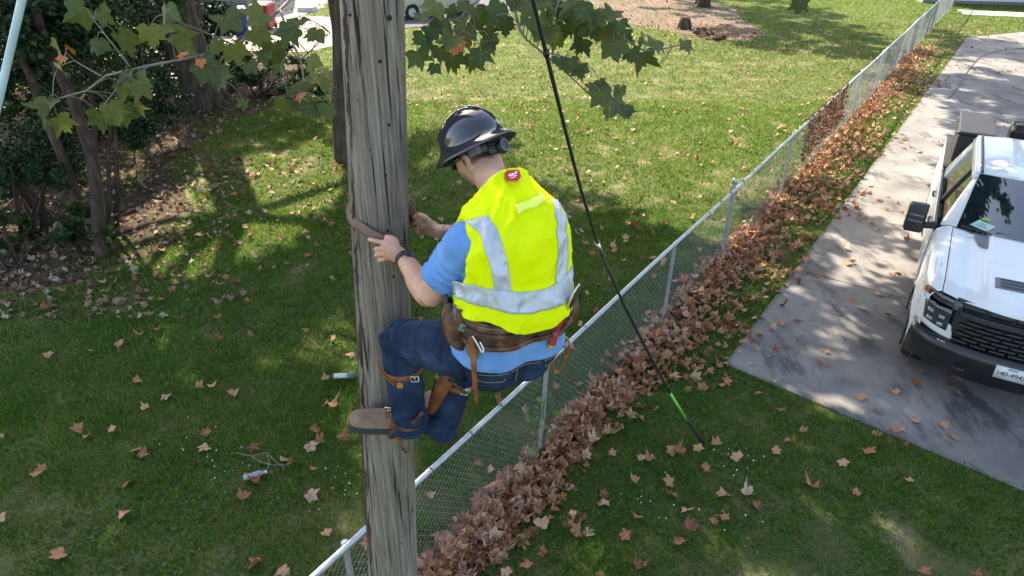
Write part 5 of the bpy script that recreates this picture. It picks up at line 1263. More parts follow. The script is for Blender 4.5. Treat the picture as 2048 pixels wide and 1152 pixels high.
# ------------------------------------------------------------------ white work truck
M_white = pmat('white_paint', [(.3, (.70, .72, .73)), (.7, (.78, .80, .81))], scale=4, rough=.3, coat=.7, spec=.5)
M_glass = pmat('dark_glass', [(.3, (.008, .014, .02)), (.7, (.013, .022, .03))], scale=3, rough=.03, spec=.9, coat=1)
M_glass.node_tree.nodes['Principled BSDF'].inputs['Coat IOR'].default_value = 2.0
M_trim = flat('black_trim', (.022, .023, .026), .5)
M_tyre = flat('tyre_rubber', (.022, .021, .021), .85, bump=.3)
M_chrome = flat('chrome', (.7, .7, .72), .12, metal=1)
M_liner = flat('bed_liner', (.03, .03, .032), .9, bump=.4)
M_lamp = pmat('lamp_lens', [(.3, (.03, .032, .036)), (.7, (.06, .064, .07))], scale=8, rough=.06, coat=1, spec=.8)
M_led = flat('led_glass', (.30, .33, .36), .08, coat=1)
M_amber = flat('amber_lens', (.55, .12, .02), .15, coat=1)
M_greyv = flat('grey_insert', (.16, .17, .20), .55)
M_bump = pmat('bumper_paint', [(.3, (.006, .007, .009)), (.7, (.012, .014, .018))], scale=5, rough=.38, coat=.3)
TR = empty('pickup_truck', (5.88, 6.80, .022), R(-121), label='white heavy pickup truck with black grille parked on the driveway', cat='truck')
def tb_(mb, nm, mat, smooth=True, parent=TR, **k):
    return mb.build(nm, mat, parent, smooth=smooth, local=True, **k)
def sol(o, th, off=-1): md = o.modifiers.new('t', 'SOLIDIFY'); md.thickness = th; md.offset = off; return o
def lerp(a, b, t): return a + (b - a) * t
def sst(a, b, x): t = min(1, max(0, (x - a) / (b - a))); return t * t * (3 - 2 * t)
def yside(x, z):
    y = 1.025 - .16 * sst(.25, 1.05, x) - .05 * max(0, z - 1.0) ** 1.0 - .06 * max(0, .75 - z)
    for ax in (0, -4.04):
        d = math.hypot(x - ax, z - .41); y += .03 * math.exp(-((d - .50) / .07) ** 2)
    return y
def zhood(x, y):
    t = (.95 - x) / 1.6; z = 1.285 + .185 * t ** .8 if t > 0 else 1.285
    z -= .030 * (abs(y) / .82) ** 2.5
    z += .032 * (1 - sst(.40, .50, abs(y))) * sst(.98, .6, x)                  # power dome
    z -= .012 * math.exp(-((abs(y) - .62) / .05) ** 2)                            # crease
    z -= .05 * sst(.80, 1.0, x + .32 * (abs(y) / .82) ** 2)                        # nose rolls down
    return z
def xfront(y): return .955 - .27 * (abs(y) / .82) ** 2.2
def xcowl(y): return -.60 - .19 * (abs(y) / .80) ** 2
hood = tb_(MB().grid(lambda u, v: (lerp(xfront(-.82 + 1.64 * u), xcowl(-.82 + 1.64 * u), v), -.82 + 1.64 * u, zhood(lerp(xfront(-.82 + 1.64 * u), xcowl(-.82 + 1.64 * u), v), -.82 + 1.64 * u)), 64, 40), 'hood', M_white); sol(hood, .02)
sc_ = lambda x0, x1, y0, y1, dz: (lambda u, v: (lerp(x0, x1, v), lerp(y0, y1, u), zhood(lerp(x0, x1, v), lerp(y0, y1, u)) + dz))
o = tb_(MB().grid(sc_(.58, .36, -.36, .36, .007), 24, 8), 'hood_scoop', M_greyv, parent=hood); sol(o, .012)
for k in range(3): tb_(MB().grid(sc_(.55 - k * .07, .52 - k * .07, -.31, .31, .016), 16, 2), 'scoop_slot', M_trim, parent=o)
for s in (-1, 1):
    o = tb_(MB().grid(lambda u, v, s=s: (lerp(-.30 - .14 * abs(u - .45) , -.64, v), s * lerp(.38, .60 - .06 * (1 - v), u), zhood(lerp(-.30, -.64, v), .5) + .012), 8, 6), 'hood_vent', M_greyv, parent=hood); sol(o, .012)
def arch_keep(p):
    for ax in (0, -4.04):
        if math.hypot(p.x - ax, p.z - .41) < .475: return False
    return True
def side_panel(x0, x1, z0f, z1f, s, nm, mat=M_white, nx=40, nz=26, parent=TR):
    mb = MB()
    def f(u, v):
        x = lerp(x0, x1, u); z = lerp(z0f(x), z1f(x), v); 
        for ax in (0, -4.04):
            dx, dz = x - ax, z - .41; d = math.hypot(dx, dz)
            if .43 < d < .505 and dz > -.2: k = .478 / d; x = ax + dx * k; z = .41 + dz * k
        return (x, s * yside(x, z), z)
    mb.grid(f, nx, nz, keep=arch_keep); o = tb_(mb, nm, mat, parent=parent); sol(o, .02, -1 if s < 0 else 1); return o
BELT = lambda x: 1.335 + .012 * (-x - .8) * .3
for s in (-1, 1):
    # fender: hood edge, roll-over, side
    def fz(u, v, s=s):
        x = lerp(.70 if v < .5 else .70, -.80, u)
        if v < .4:
            t = v / .4 * math.pi / 2; yh = .828; zh = zhood(x, .82); ys = yside(x, zh - .13)
            y = yh + (ys - yh) * math.sin(t); z = zh + .004 - .13 * (1 - math.cos(t))
        else:
            t = (v - .4) / .6; zt = zhood(x, .82) + .004 - .13; zl = .58; z = lerp(zt, zl, t)
            dx, dz = x, z - .41; d = math.hypot(dx, dz)
            if .43 < d < .505: k = .478 / d; x = dx * k; z = .41 + dz * k
            y = yside(x, z)
        return (x, s * y, z)
    fe = tb_(MB().grid(fz, 44, 40, keep=arch_keep), 'fender', M_white)
    ar = [(math.cos(a) * .487, s * (yside(0, .9) - .012), .41 + math.sin(a) * .487) for a in [R(-8 + 196 * k / 28) for k in range(29)]]
    tb_(MB().tube(ar, [(.010, .012)] * 29, n=8, ref=(0, 1, 0)), 'arch_trim', M_trim, parent=fe)
    dr1 = side_panel(-.815, -1.985, lambda x: .56, BELT, s, 'front_door'); dr2 = side_panel(-2.0, -3.12, lambda x: .56, BELT, s, 'rear_door')
    side_panel(-3.13, -3.42, lambda x: .56, BELT, s, 'cab_corner', nx=8)
    bs = side_panel(-3.46, -5.42, lambda x: .56, lambda x: 1.40, s, 'bed_side', nx=60)
    tb_(MB().box((-2.1, s * .98, .50), (2.7, .09, .12)), 'rocker', M_trim, smooth=False, bevel=.02)
    tb_(MB().box((-4.44, s * .965, 1.405), (1.96, .13, .025)), 'bed_rail', M_trim, smooth=False, bevel=.006)
    ar = [(-4.04 + math.cos(a) * .487, s * (yside(-4.04, .9) - .012), .41 + math.sin(a) * .487) for a in [R(-8 + 196 * k / 28) for k in range(29)]]
    tb_(MB().tube(ar, [(.010, .012)] * 29, n=8, ref=(0, 1, 0)), 'arch_trim', M_trim, parent=bs)
    for dr, hx in ((dr1, -1.80), (dr2, -2.95)):
        tb_(MB().tube([(hx + .10, s * (yside(hx, 1.12) + .01), 1.12), (hx + .09, s * (yside(hx, 1.12) + .04), 1.125), (hx - .09, s * (yside(hx, 1.12) + .04), 1.13), (hx - .10, s * (yside(hx, 1.12) + .01), 1.13)], [(.014, .018)] * 4, n=8, sub=2, ref=(0, 0, 1)), 'handle', M_trim, parent=dr)
    # greenhouse: pillars, roof rail and side glass
    def gh(x, t): z = lerp(BELT(x), 1.965, t); return Vector((x, s * lerp(yside(x, BELT(x)) - .012, .70, t ** 1.1), z))
    def aw(t): return lerp(-.80, -1.50, t)                       # A pillar line
    def quadstrip(fa, fb, nm, mat, th=.05, n=10, par=TR):
        o = tb_(MB().grid(lambda u, v: fa(v).lerp(fb(v), u), 4, n), nm, mat, parent=par); sol(o, th, -1 if s > 0 else 1); return o
    quadstrip(lambda t: Vector((aw(t), s * lerp(.80, .685, t), lerp(1.475, 1.965, t))), lambda t: gh(aw(t) - .10, lerp(.14 + .0, 1, t)), 'pillar', M_white)
    quadstrip(lambda t: gh(-1.98 - .03 * t, t), lambda t: gh(-2.08 - .03 * t, t), 'pillar', M_trim)
    quadstrip(lambda t: gh(-3.06 - .10 * t, t), lambda t: gh(-3.42 + .02 * t, t), 'pillar', M_white)
    quadstrip(lambda t: gh(lerp(-1.42, -3.3, t), .90), lambda t: gh(lerp(-1.42, -3.3, t), 1.0), 'roof_rail', M_white, .03)
    quadstrip(lambda t: gh(lerp(-.88, -3.4, t), 0.0), lambda t: gh(lerp(-.88, -3.4, t), .05), 'belt_moulding', M_trim, .02)
    def inn(p): return Vector((p.x, p.y - s * .03, p.z))
    g1 = tb_(MB().grid(lambda u, v: inn(gh(lerp(lerp(-.90, -1.56, min(1, v * 1.05)), -2.0 - .03 * v, u), .03 + .9 * v)), 10, 10), 'side_window', M_glass, parent=dr1)
    g2 = tb_(MB().grid(lambda u, v: inn(gh(lerp(-2.06 - .03 * v, -3.10 - .08 * v, u), .03 + .9 * v)), 10, 10), 'side_window', M_glass, parent=dr2)
    # tow mirror
    m0 = Vector((-1.02, s * (yside(-.93, 1.3) - .03), 1.36))
    mi = tb_(MB().tube([m0, m0 + Vector((.02, s * .11, -.02)), m0 + Vector((.03, s * .17, -.02))], [(.075, .05), (.06, .045), (.05, .04)], n=12, sub=3, ref=(1, 0, 0)), 'mirror', M_trim)
    hc = m0 + Vector((.04, s * .26, .07)); bx_ = MB()
    bx_.hexa([hc + Vector((a * .085, s * b * .125 * (1 if a < 0 else .9), -.19)) for a, b in ((-1, -1), (1, -1), (1, 1), (-1, 1))] + [hc + Vector((a * .075, s * b * .12 * (1 if a < 0 else .85), .19)) for a, b in ((-1, -1), (1, -1), (1, 1), (-1, 1))])
    mh = tb_(bx_, 'mirror_head', M_trim, parent=mi, bevel=.03, recalc=True)
    for zz in (-.03, .05): tb_(MB().tube([hc + Vector((.085, -s * .08, zz)), hc + Vector((.088, s * .085, zz + .01))], .012, n=8), 'mirror_rib', M_greyv, parent=mi)
    tb_(MB().box(hc + Vector((-.083, 0, .02)), (.01, .17, .25)), 'mirror_glass', M_chrome, smooth=False, parent=mi)
roof = tb_(MB().grid(lambda u, v: (lerp(-1.43 - .09 * (2 * u - 1) ** 2, -3.44, v), lerp(-.71, .71, u), 1.965 + .055 * (1 - abs(2 * u - 1) ** 3) * (math.sin(math.pi * (v * .86 + .07)) ** .5) + .004 * math.cos(u * 25)), 40, 24), 'roof', M_white); sol(roof, .03)
for s in (-1, 1): tb_(MB().tube([(-1.50, s * .655, 1.985), (-2.2, s * .655, 2.013), (-3.40, s * .655, 1.998)], [(.016, .006)] * 3, n=8, sub=4, ref=(0, 1, 0)), 'roof_moulding', M_trim, parent=roof)
ws_ = tb_(MB().grid(lambda u, v: (lerp(xcowl((2 * u - 1) * .78) - .04, -1.44 - .08 * (2 * u - 1) ** 2, v), lerp(lerp(-.78, .78, u), lerp(-.68, .68, u), v), lerp(1.468 - .01 * (2 * u - 1) ** 2, 1.985 - .012 * (2 * u - 1) ** 2, v) + .012 * math.sin(math.pi * v)), 30, 20), 'windshield', M_glass)
tb_(MB().grid(lambda u, v: (lerp(-3.46, -3.40, v), lerp(-.66, .66, u), lerp(1.40, 1.93, v)), 6, 4), 'rear_window', M_glass)
tb_(MB().hexa([(-3.43, -.95, .6), (-3.40, -.95, .6), (-3.40, .95, .6), (-3.43, .95, .6), (-3.45, -.93, 1.40), (-3.40, -.93, 1.40), (-3.40, .93, 1.40), (-3.45, .93, 1.40)]), 'cab_back', M_white, smooth=False, bevel=.02)
tb_(MB().grid(lambda u, v: (xcowl((2 * u - 1) * .76) - .012 - .10 * v, lerp(-.80, .80, u), 1.462 + .006 * v - .012 * (2 * u - 1) ** 2), 20, 3), 'cowl', M_trim)
for yy in (.25, -.42): tb_(MB().tube([(-.66, yy, 1.50), (-.72, yy - .30, 1.515), (-.735, yy - .62 if yy > 0 else yy - .28, 1.50)], .010, n=6, sub=3), 'wiper', M_trim)
# front end
def fr(y, z, off=0):
    ya = min(abs(y), 1.02)
    return (.965 - .17 * (ya / .82) ** 2.4 - .10 * max(0, ya - .82) * 4 - .16 * max(0, z - .9) ** 1.3 + off, y, z)
def patch(y0, y1, z0, z1, off, nm, mat, th=.03, nu=16, nv=6, parent=TR, fy=None):
    o = tb_(MB().grid(lambda u, v: fr(*(fy(u, v) if fy else (lerp(y0, y1, u), lerp(z0, z1, v))), off), nu, nv), nm, mat, parent=parent); sol(o, th, 1 if y1 < y0 else 1); return o
gr = patch(-.66, .66, .78, 1.25, -.06, 'grille', M_trim, nu=30)
patch(-.62, .62, 1.085, 1.145, .012, 'grille_crossbar', M_trim, parent=gr, nu=30)
for k in range(6):
    z = .80 + k * .047
    for j in range(7):
        y0 = -.60 + j * .172 + (.08 if k % 2 else 0)
        if y0 + .14 > .62: continue
        patch(y0, y0 + .145, z, z + .026, .0, 'grille_bar', M_blackp, th=.05, nu=3, nv=1, parent=gr)
for k in range(5): patch(-.60 + k * .245, -.60 + k * .245 + .21, 1.165, 1.225, -.02, 'grille_bar', M_blackp, nu=4, nv=1, parent=gr)
for s in (-1, 1):
    sur = patch(s * .60, s * 1.0, .775, 1.0, .0, 'headlight_surround', M_white, nu=20, nv=8, fy=lambda u, v, s=s: (s * lerp(.60 + .05 * v, 1.005, u), lerp(.765 + .07 * u, .93 + .20 * u, v)))
    hl = patch(s * .66, s * .95, .89, 1.10, .016, 'headlight', M_lamp, nu=10, nv=6, fy=lambda u, v, s=s: (s * lerp(.685 + .05 * (1 - v) * 0, .955 - .03 * (1 - v), u), lerp(.865 + .035 * u, 1.115 + .005 * u, v)))
    for (yy, zz) in ((.76, .915), (.87, .93), (.76, 1.0), (.88, 1.02)): patch(s * (yy - .028), s * (yy + .028), zz - .018, zz + .018, .022, 'led', M_led, nu=2, nv=2, th=.006, parent=hl)
    patch(s * .60, s * 1.0, 1.13, 1.21, .008, 'daytime_lamp', M_lamp, nu=16, nv=3, parent=hl, fy=lambda u, v, s=s: (s * lerp(.60, .985, u), lerp(1.13 + .045 * u, 1.215 + .035 * u, v)))
    patch(s * .95, s * .99, 1.18, 1.24, .013, 'turn_signal', M_amber, nu=4, nv=3, parent=hl, fy=lambda u, v, s=s: (s * lerp(.945, .992, u), lerp(1.18, 1.25, v)))
    patch(s * .64, s * .69, 1.13, 1.23, .014, 'lamp_divider', M_greyp, nu=2, nv=2, parent=hl)
bmp = tb_(MB().grid(lambda u, v: fr(lerp(-1.0, 1.0, u), [.40, .46, .62, .68, .745, .76, .775][int(round(v * 6))], [.02, .06, .085, .085, .075, .05, -.08][int(round(v * 6))]), 40, 6), 'bumper', M_bump); sol(bmp, .02, 1)
for s in (-1, 1):
    tb_(MB().grid(lambda u, v: (lerp(.78, .50, u), s * (yside(lerp(.78, .50, u), .7) - .015 + .02 * math.sin(math.pi * v)), lerp(.42, .765, v)), 8, 6), 'bumper_corner', M_bump, parent=bmp)
    patch(s * .66, s * .735, .705, .765, .085, 'step_insert', M_chrome, nu=2, nv=2, parent=bmp)
    tb_(MB().tube([fr(s * .42, .535, .07), fr(s * .42, .535, .13), fr(s * .50, .535, .13), fr(s * .50, .535, .07)], .015, n=8, sub=2), 'tow_hook', M_trim, parent=bmp)
    patch(s * .38, s * .54, .49, .58, .09, 'tow_recess', M_trim, nu=2, nv=2, th=.004, parent=bmp)
plate = patch(-.152, .152, .565, .718, .10, 'licence_plate', flat('plate_white', (.62, .64, .66), .45), nu=6, nv=2, th=.006, parent=bmp)
def text(body, size, loc, mat, parent, nm):
    cu = bpy.data.curves.new(nm, 'FONT'); cu.body = body; cu.size = size; cu.align_x = 'CENTER'; cu.align_y = 'CENTER'; cu.extrude = .001
    ob = bpy.data.objects.new(nm, cu); COL.objects.link(ob); dg = bpy.context.evaluated_depsgraph_get()
    me = bpy.data.meshes.new_from_object(ob.evaluated_get(dg)); bpy.data.objects.remove(ob); me.materials.clear()
    o = bpy.data.objects.new(nm, me); COL.objects.link(o); me.materials.append(mat); o.parent = parent
    o.matrix_basis = Matrix.Translation(loc) @ Matrix(((0, 0, 1, 0), (1, 0, 0, 0), (0, 1, 0, 0), (0, 0, 0, 1))); return o
M_ink = flat('plate_ink', (.03, .03, .035), .6)
px0 = fr(0, .64, .10)[0] + .009
o = text('140-4947', .071, (px0, 0, .632), M_ink, plate, 'plate_number'); o.scale = (.86, 1, 1); o.scale = (1, 1, 1)
text('TEXAS', .032, (px0, 0, .698), M_ink, plate, 'plate_state')
tb_(MB().grid(lambda u, v: (lerp(.85, -.6, v), lerp(-.9, .9, u), lerp(.40, .36, v)), 4, 4), 'skid_plate', M_trim)
# wheels
def wheel(x, s, parent=TR, rad=.41, wid=.26, yo=.87):
    c = Vector((x, s * yo, rad)); w = tb_(MB().lathe(c, (0, s, 0), [(rad * .62, -wid / 2), (rad * .93, -wid / 2), (rad, -wid / 2 + .035), (rad, wid / 2 - .035), (rad * .95, wid / 2), (rad * .64, wid / 2 - .005), (rad * .60, wid / 2 - .03)], n=40), 'wheel', M_tyre, parent=parent, auto=40)
    tb_(MB().lathe(c, (0, s, 0), [(rad * .63, wid / 2 - .02), (rad * .60, wid / 2 - .05), (rad * .25, wid / 2 - .09), (rad * .2, wid / 2 - .02), (0, wid / 2 - .015)], n=32), 'rim', M_galv, parent=w, auto=30)
    for k in range(8):
        a = k * math.pi / 4; d = Vector((math.cos(a), 0, math.sin(a)))
        tb_(MB().tube([c + d * rad * .2 + Vector((0, s * (wid / 2 - .03), 0)), c + d * rad * .6 + Vector((0, s * (wid / 2 - .035), 0))], [(.022, .012), (.03, .012)], n=6), 'spoke', M_galv, parent=w)
for x in (0, -4.04):
    for s in (-1, 1): wheel(x, s)
# chassis, bed floor, tailgate
tb_(MB().box((-2.3, 0, .62), (6.0, 1.5, .16)), 'chassis', M_trim, smooth=False)
tb_(MB().box((-4.44, 0, .83), (1.94, 1.86, .03)), 'bed_floor', M_liner, smooth=False)
tb_(MB().box((-5.43, 0, 1.07), (.06, 1.86, .62)), 'tailgate', M_white, smooth=False, bevel=.02)
tb_(MB().box((-5.56, 0, .60), (.16, 1.9, .2)), 'rear_bumper', M_chrome, smooth=False, bevel=.03)
for s in (-1, 1): tb_(MB().box((-5.44, s * .94, 1.12), (.05, .12, .34)), 'tail_lamp', flat('tail_red', (.3, .01, .01), .15, coat=1) if s < 0 else bpy.data.materials['tail_red'], smooth=False, bevel=.01)
tb_(MB().box((-2.1, 0, .98), (2.3, 1.7, .7)), 'cabin_lining', flat('cabin', (.03, .03, .033), .9), smooth=False)
def tw(x, y, z): return world_of(TR) @ Vector((x, y, z))
# paper placards lying under the windshield
def on_ws(u, v, up=.006):
    x = lerp(xcowl((2 * u - 1) * .78) - .04, -1.44 - .08 * (2 * u - 1) ** 2, v); y = lerp(lerp(-.78, .78, u), lerp(-.68, .68, u), v)
    z = lerp(1.468 - .01 * (2 * u - 1) ** 2, 1.985 - .012 * (2 * u - 1) ** 2, v) + .012 * math.sin(math.pi * v); return tw(x + up * .55, y, z + up * .8)
q = [on_ws(.075, .085), on_ws(.20, .045), on_ws(.245, .15), on_ws(.125, .20)]
nrm = (q[1] - q[0]).cross(q[3] - q[0]).normalized() * .0015
pp = MB().hexa(q + [p + nrm for p in q]).build('paper_placard', flat('mint_paper', (.42, .62, .54), .7), recalc=True); setp(pp, 'mint green paper placard under the truck windshield', 'paper')
M_line = flat('placard_ink', (.10, .16, .15), .7)
for k in range(3):
    a = q[0].lerp(q[3], .3 + .2 * k) + nrm * 1.6; b = q[1].lerp(q[2], .3 + .2 * k) + nrm * 1.6; a, b = a.lerp(b, .25), a.lerp(b, .8 - .12 * k); w = (q[3] - q[0]).normalized() * .004
    MB().add([a - w, b - w, b + w, a + w], [(0, 1, 2, 3)]).build('printed_line', M_line, pp)
q = [on_ws(.135, .215, .004), on_ws(.20, .195, .004), on_ws(.21, .25, .004), on_ws(.15, .26, .004)]; nrm = (q[1] - q[0]).cross(q[3] - q[0]).normalized() * .0015
setp(MB().hexa(q + [p + nrm for p in q]).build('paper_note', flat('lime_paper', (.30, .42, .10), .7), recalc=True), 'small lime paper note above the mint placard', 'paper')
# black tool chest in the bed
tcx = empty('tool_chest', tw(-4.4, -.68, 1.42), R(-121), label='long black tool chest mounted on the truck bed rail', cat='toolbox')
M_chest = pmat('black_chest', [(.3, (.015, .015, .018)), (.7, (.03, .03, .034))], scale=6, rough=.55, bump=.15, bscale=120)
MB().hexa([(-.80, -.26, 0), (.62, -.26, 0), (.62, .24, 0), (-.80, .24, 0), (-.86, -.26, .42), (.56, -.26, .42), (.56, .24, .42), (-.86, .24, .42)]).build('chest_body', M_chest, tcx, local=True, recalc=True, bevel=.03)
MB().box((-.15, -.01, .445), (1.45, .53, .06)).build('lid', M_chest, tcx, local=True, bevel=.025)
for xx in (-.6, .3): MB().box((xx, -.275, .38), (.08, .02, .06)).build('latch', M_steel, tcx, local=True, bevel=.004)
# red engine-driven machine lying in the bed
mc = empty('power_machine', tw(-4.3, -.05, .845), R(-121), label='red and black engine machine with tube handle in the truck bed', cat='machine')
M_redp = flat('red_enamel', (.30, .02, .025), .35, coat=.4)
MB().box((-.1, .1, .5), (.7, .55, .7)).build('frame', M_redp, mc, local=True, bevel=.05)
MB().box((-.1, -.05, .98), (.42, .30, .26)).build('engine', M_blackp, mc, local=True, bevel=.05)
for k in range(5): MB().box((-.22 + .06 * k, -.05, 1.13), (.02, .24, .05)).build('cooling_fin', M_blackp, mc, local=True)
MB().lathe((.05, -.1, 1.10), (0, 0, 1), [(.07, 0), (.07, .07), (.03, .09), (0, .09)], n=16).build('air_filter', M_blackp, mc, local=True, smooth=True, auto=40)
MB().box((.05, .30, .92), (.55, .25, .10)).build('deck', M_redp, mc, local=True, bevel=.03)
MB().tube([(.1, .58, .9), (.05, .58, 1.22), (.02, .52, 1.28), (0, .30, 1.285)], .017, n=8, sub=4).build('handle', M_blackp, mc, local=True, smooth=True)
MB().box((.1, .45, .93), (.35, .3, .14)).build('grey_tank', flat('blue_grey', (.25, .29, .36), .4), mc, local=True, bevel=.04)
# ------------------------------------------------------------------ silver car beyond the yard
M_silver = pmat('silver_paint', [(.3, (.36, .38, .38)), (.7, (.44, .46, .45))], scale=4, rough=.3, metal=.35, coat=.7)
ca = math.atan2(1.75, 2.65)
car = empty('parked_car', (-5.35, 36.35, .027), ca, label='silver car with alloy wheels parked on the gravel drive', cat='car')
WB = 3.0
prof = [(-.95, .42), (-.98, .75), (-.90, 1.0), (-.55, 1.08), (.05, 1.55), (.9, 1.66), (1.9, 1.62), (2.65, 1.14), (3.55, 1.0), (3.85, .78), (3.87, .42)]
def car_y(z): return .90 - .06 * max(0, .45 - z) - .32 * max(0, z - 1.0)
def car_side(s):
    xs = np.linspace(-.97, 3.86, 110); mb = MB(); nz = 22
    top = lambda x: float(np.interp(x, [p[0] for p in prof[1:-1]], [p[1] for p in prof[1:-1]]))
    def f(u, v):
        x = lerp(-.97, 3.86, u); z = lerp(.30, top(x), v)
        for ax in (0, WB):
            d = math.hypot(x - ax, z - .33)
            if .34 < d < .41: k = .375 / d; x = ax + (x - ax) * k; z = .33 + (z - .33) * k
        return (x, s * (car_y(z) - .10 * sst(3.3, 3.9, x) - .08 * sst(-.6, -1.0, x)), z)
    mb.grid(f, 130, nz, keep=lambda p: all(math.hypot(p.x - ax, p.z - .33) > .372 for ax in (0, WB)))
    o = tb_(mb, 'body_side', M_silver, parent=car); sol(o, .03); return o
for s in (-1, 1):
    car_side(s)
    tb_(MB().box((1.5, s * .885, .275), (2.2, .05, .07)), 'sill', M_silver, smooth=False, parent=car, bevel=.015)
    for x0, x1 in ((.15, 1.30), (1.38, 2.35)):
        tb_(MB().grid(lambda u, v: (lerp(x0 - .0 + .25 * (1 - v) * (x0 < 1) * -1 * 0, x1 + (.35 * (1 - v) if x1 > 2 else 0), u), s * (car_y(lerp(1.08, 1.48, v)) + .004), lerp(1.08, 1.48, v)), 6, 4), 'side_window', M_glass, parent=car)
    for x in (0, WB): wheel(x, s, parent=car, rad=.33, wid=.21, yo=.80)
    tb_(MB().box((3.70, s * .62, .74), (.2, .36, .16)), 'headlight', M_led, smooth=False, parent=car, bevel=.04)
    tb_(MB().box((1.34, s * .915, .92), (.2, .03, .03)), 'handle', M_silver, smooth=False, parent=car, bevel=.008)
mb = MB(); P = prof
for i in range(len(P) - 1):
    (xa, za), (xb, zb) = P[i], P[i + 1]; wa = car_y(za) - .10 * sst(3.3, 3.9, xa) - .08 * sst(-.6, -1.0, xa); wb = car_y(zb) - .10 * sst(3.3, 3.9, xb) - .08 * sst(-.6, -1.0, xb)
    mb.add([(xa, -wa, za), (xb, -wb, zb), (xb, wb, zb), (xa, wa, za)], [(0, 1, 2, 3)])
tb_(mb, 'body_top', M_silver, smooth=False, parent=car)
tb_(MB().add([(1.95, -.60, 1.60), (2.62, -.72, 1.17), (2.62, .72, 1.17), (1.95, .60, 1.60)], [(0, 1, 2, 3)]), 'windshield', M_glass, smooth=False, parent=car).location = (.02, 0, .02)
tb_(MB().box((1.5, 0, .32), (4.2, 1.5, .12)), 'underbody', M_trim, smooth=False, parent=car)

# wheeled bins
def bin_(x, y, rz, col, nm, label, wd=.62):
    e = empty('wheeled_bin', (x, y, .012), rz, label=label, cat='bin'); m = flat(nm, col, .45)
    h = 1.05; a, b = wd * .40, wd * .5
    MB().hexa([(-a, -a * 1.1, .06), (a, -a * 1.1, .06), (a, a * 1.1, .06), (-a, a * 1.1, .06), (-b, -b * 1.15, h), (b, -b * 1.15, h), (b, b * 1.15, h), (-b, b * 1.15, h)]).build('bin_body', m, e, local=True, bevel=.035)
    for k in (-1, 1):
        MB().tube([(k * b * .5, -b * 1.05 + .02, .25), (k * b * .5, -b * 1.15 - .005, h - .1)], .015, n=6).build('rib', m, e, local=True)
        MB().lathe((k * b * .82, a * 1.1, .12), (k, 0, 0), [(.11, -.03), (.12, 0), (.11, .03), (0, .03)], n=16).build('wheel', M_tyre, e, local=True)
    MB().box((0, 0, h - .03), (wd * 1.06, wd * 1.22, .05)).build('rim', m, e, local=True, bevel=.012)
    MB().hexa([(-b * 1.05, -b * 1.25, h), (b * 1.05, -b * 1.25, h), (b * 1.05, b * 1.2, h), (-b * 1.05, b * 1.2, h), (-b * .85, -b, h + .07), (b * .85, -b, h + .07), (b * .85, b, h + .10), (-b * .85, b, h + .10)]).build('lid', m, e, local=True, bevel=.02)
    MB().tube([(-b * .8, b * 1.2, h), (-b * .8, b * 1.42, h + .03), (b * .8, b * 1.42, h + .03), (b * .8, b * 1.2, h)], .016, n=6).build('handle', m, e, local=True)
    return e
bin_(-11.75, 31.3, .35, (.012, .05, .26), 'blue_bin', 'blue wheeled bin standing under the trees beside the red one', .68)
MB().box((0, -.40, .62), (.16, .006, .02)).build('bin_mark', flat('mark_white', (.6, .65, .7), .6), [o for o in COL.objects if o.name.startswith('wheeled_bin')][0], local=True)
bin_(-11.2, 32.9, -.1, (.30, .015, .02), 'red_bin', 'red wheeled bin standing behind the blue one', .80)
bin_(-12.8, 31.6, .2, (.012, .022, .07), 'navy_bin', 'dark navy bin half hidden by leaves', .7)
# pale stone block and rubble
b = MB().hexa([(-11.3, 38.3, -.02), (-10.4, 38.2, -.02), (-10.3, 39.0, -.02), (-11.2, 39.2, -.02), (-11.25, 38.35, .24), (-10.45, 38.25, .26), (-10.4, 38.95, .25), (-11.15, 39.1, .23)]).build('stone_block', flat('pale_stone', (.48, .46, .44), .9), bevel=.03, recalc=True); setp(b, 'pale stone block lying on the gravel beyond the bins', 'stone')

# cream clapboard house behind the wood
hs = empty('house', (-20, 38.5, 0), .12, label='cream clapboard house behind the dark wood', cat='house')
M_clap = flat('cream_siding', (.42, .39, .31), .8); M_found = flat('foundation', (.2, .195, .19), .9)
MB().box((0, 4, .25), (11.8, 7.9, .5)).build('foundation', M_found, hs, local=True)
MB().box((0, 4, 1.9), (11.7, 7.8, 3.0)).build('wall', M_clap, hs, local=True)
for k in range(16):
    z = .5 + k * .18
    MB().hexa([(-5.9, .06, z), (5.9, .06, z), (5.9, .10, z), (-5.9, .10, z), (-5.9, .085, z + .185), (5.9, .085, z + .185), (5.9, .10, z + .185), (-5.9, .10, z + .185)]).build('siding_board', M_clap, hs, local=True)
wn_ = MB().box((1.5, .04, 1.9), (1.2, .06, 1.3)).build('window', flat('white_trim', (.7, .7, .68), .6), hs, local=True)
for sx in (-.29, .29): MB().box((1.5 + sx, .01, 1.9), (.5, .02, 1.15)).build('pane', M_glass, wn_, local=True)
MB().add([(-6.4, -.5, 3.3), (6.4, -.5, 3.3), (6.4, 8.5, 3.3), (-6.4, 8.5, 3.3), (-6.4, 4, 5.6), (6.4, 4, 5.6)], [(0, 1, 5, 4), (2, 3, 4, 5), (0, 4, 3), (1, 2, 5), (3, 2, 1, 0)]).build('roof', flat('shingle_grey', (.10, .10, .11), .9), hs, local=True)
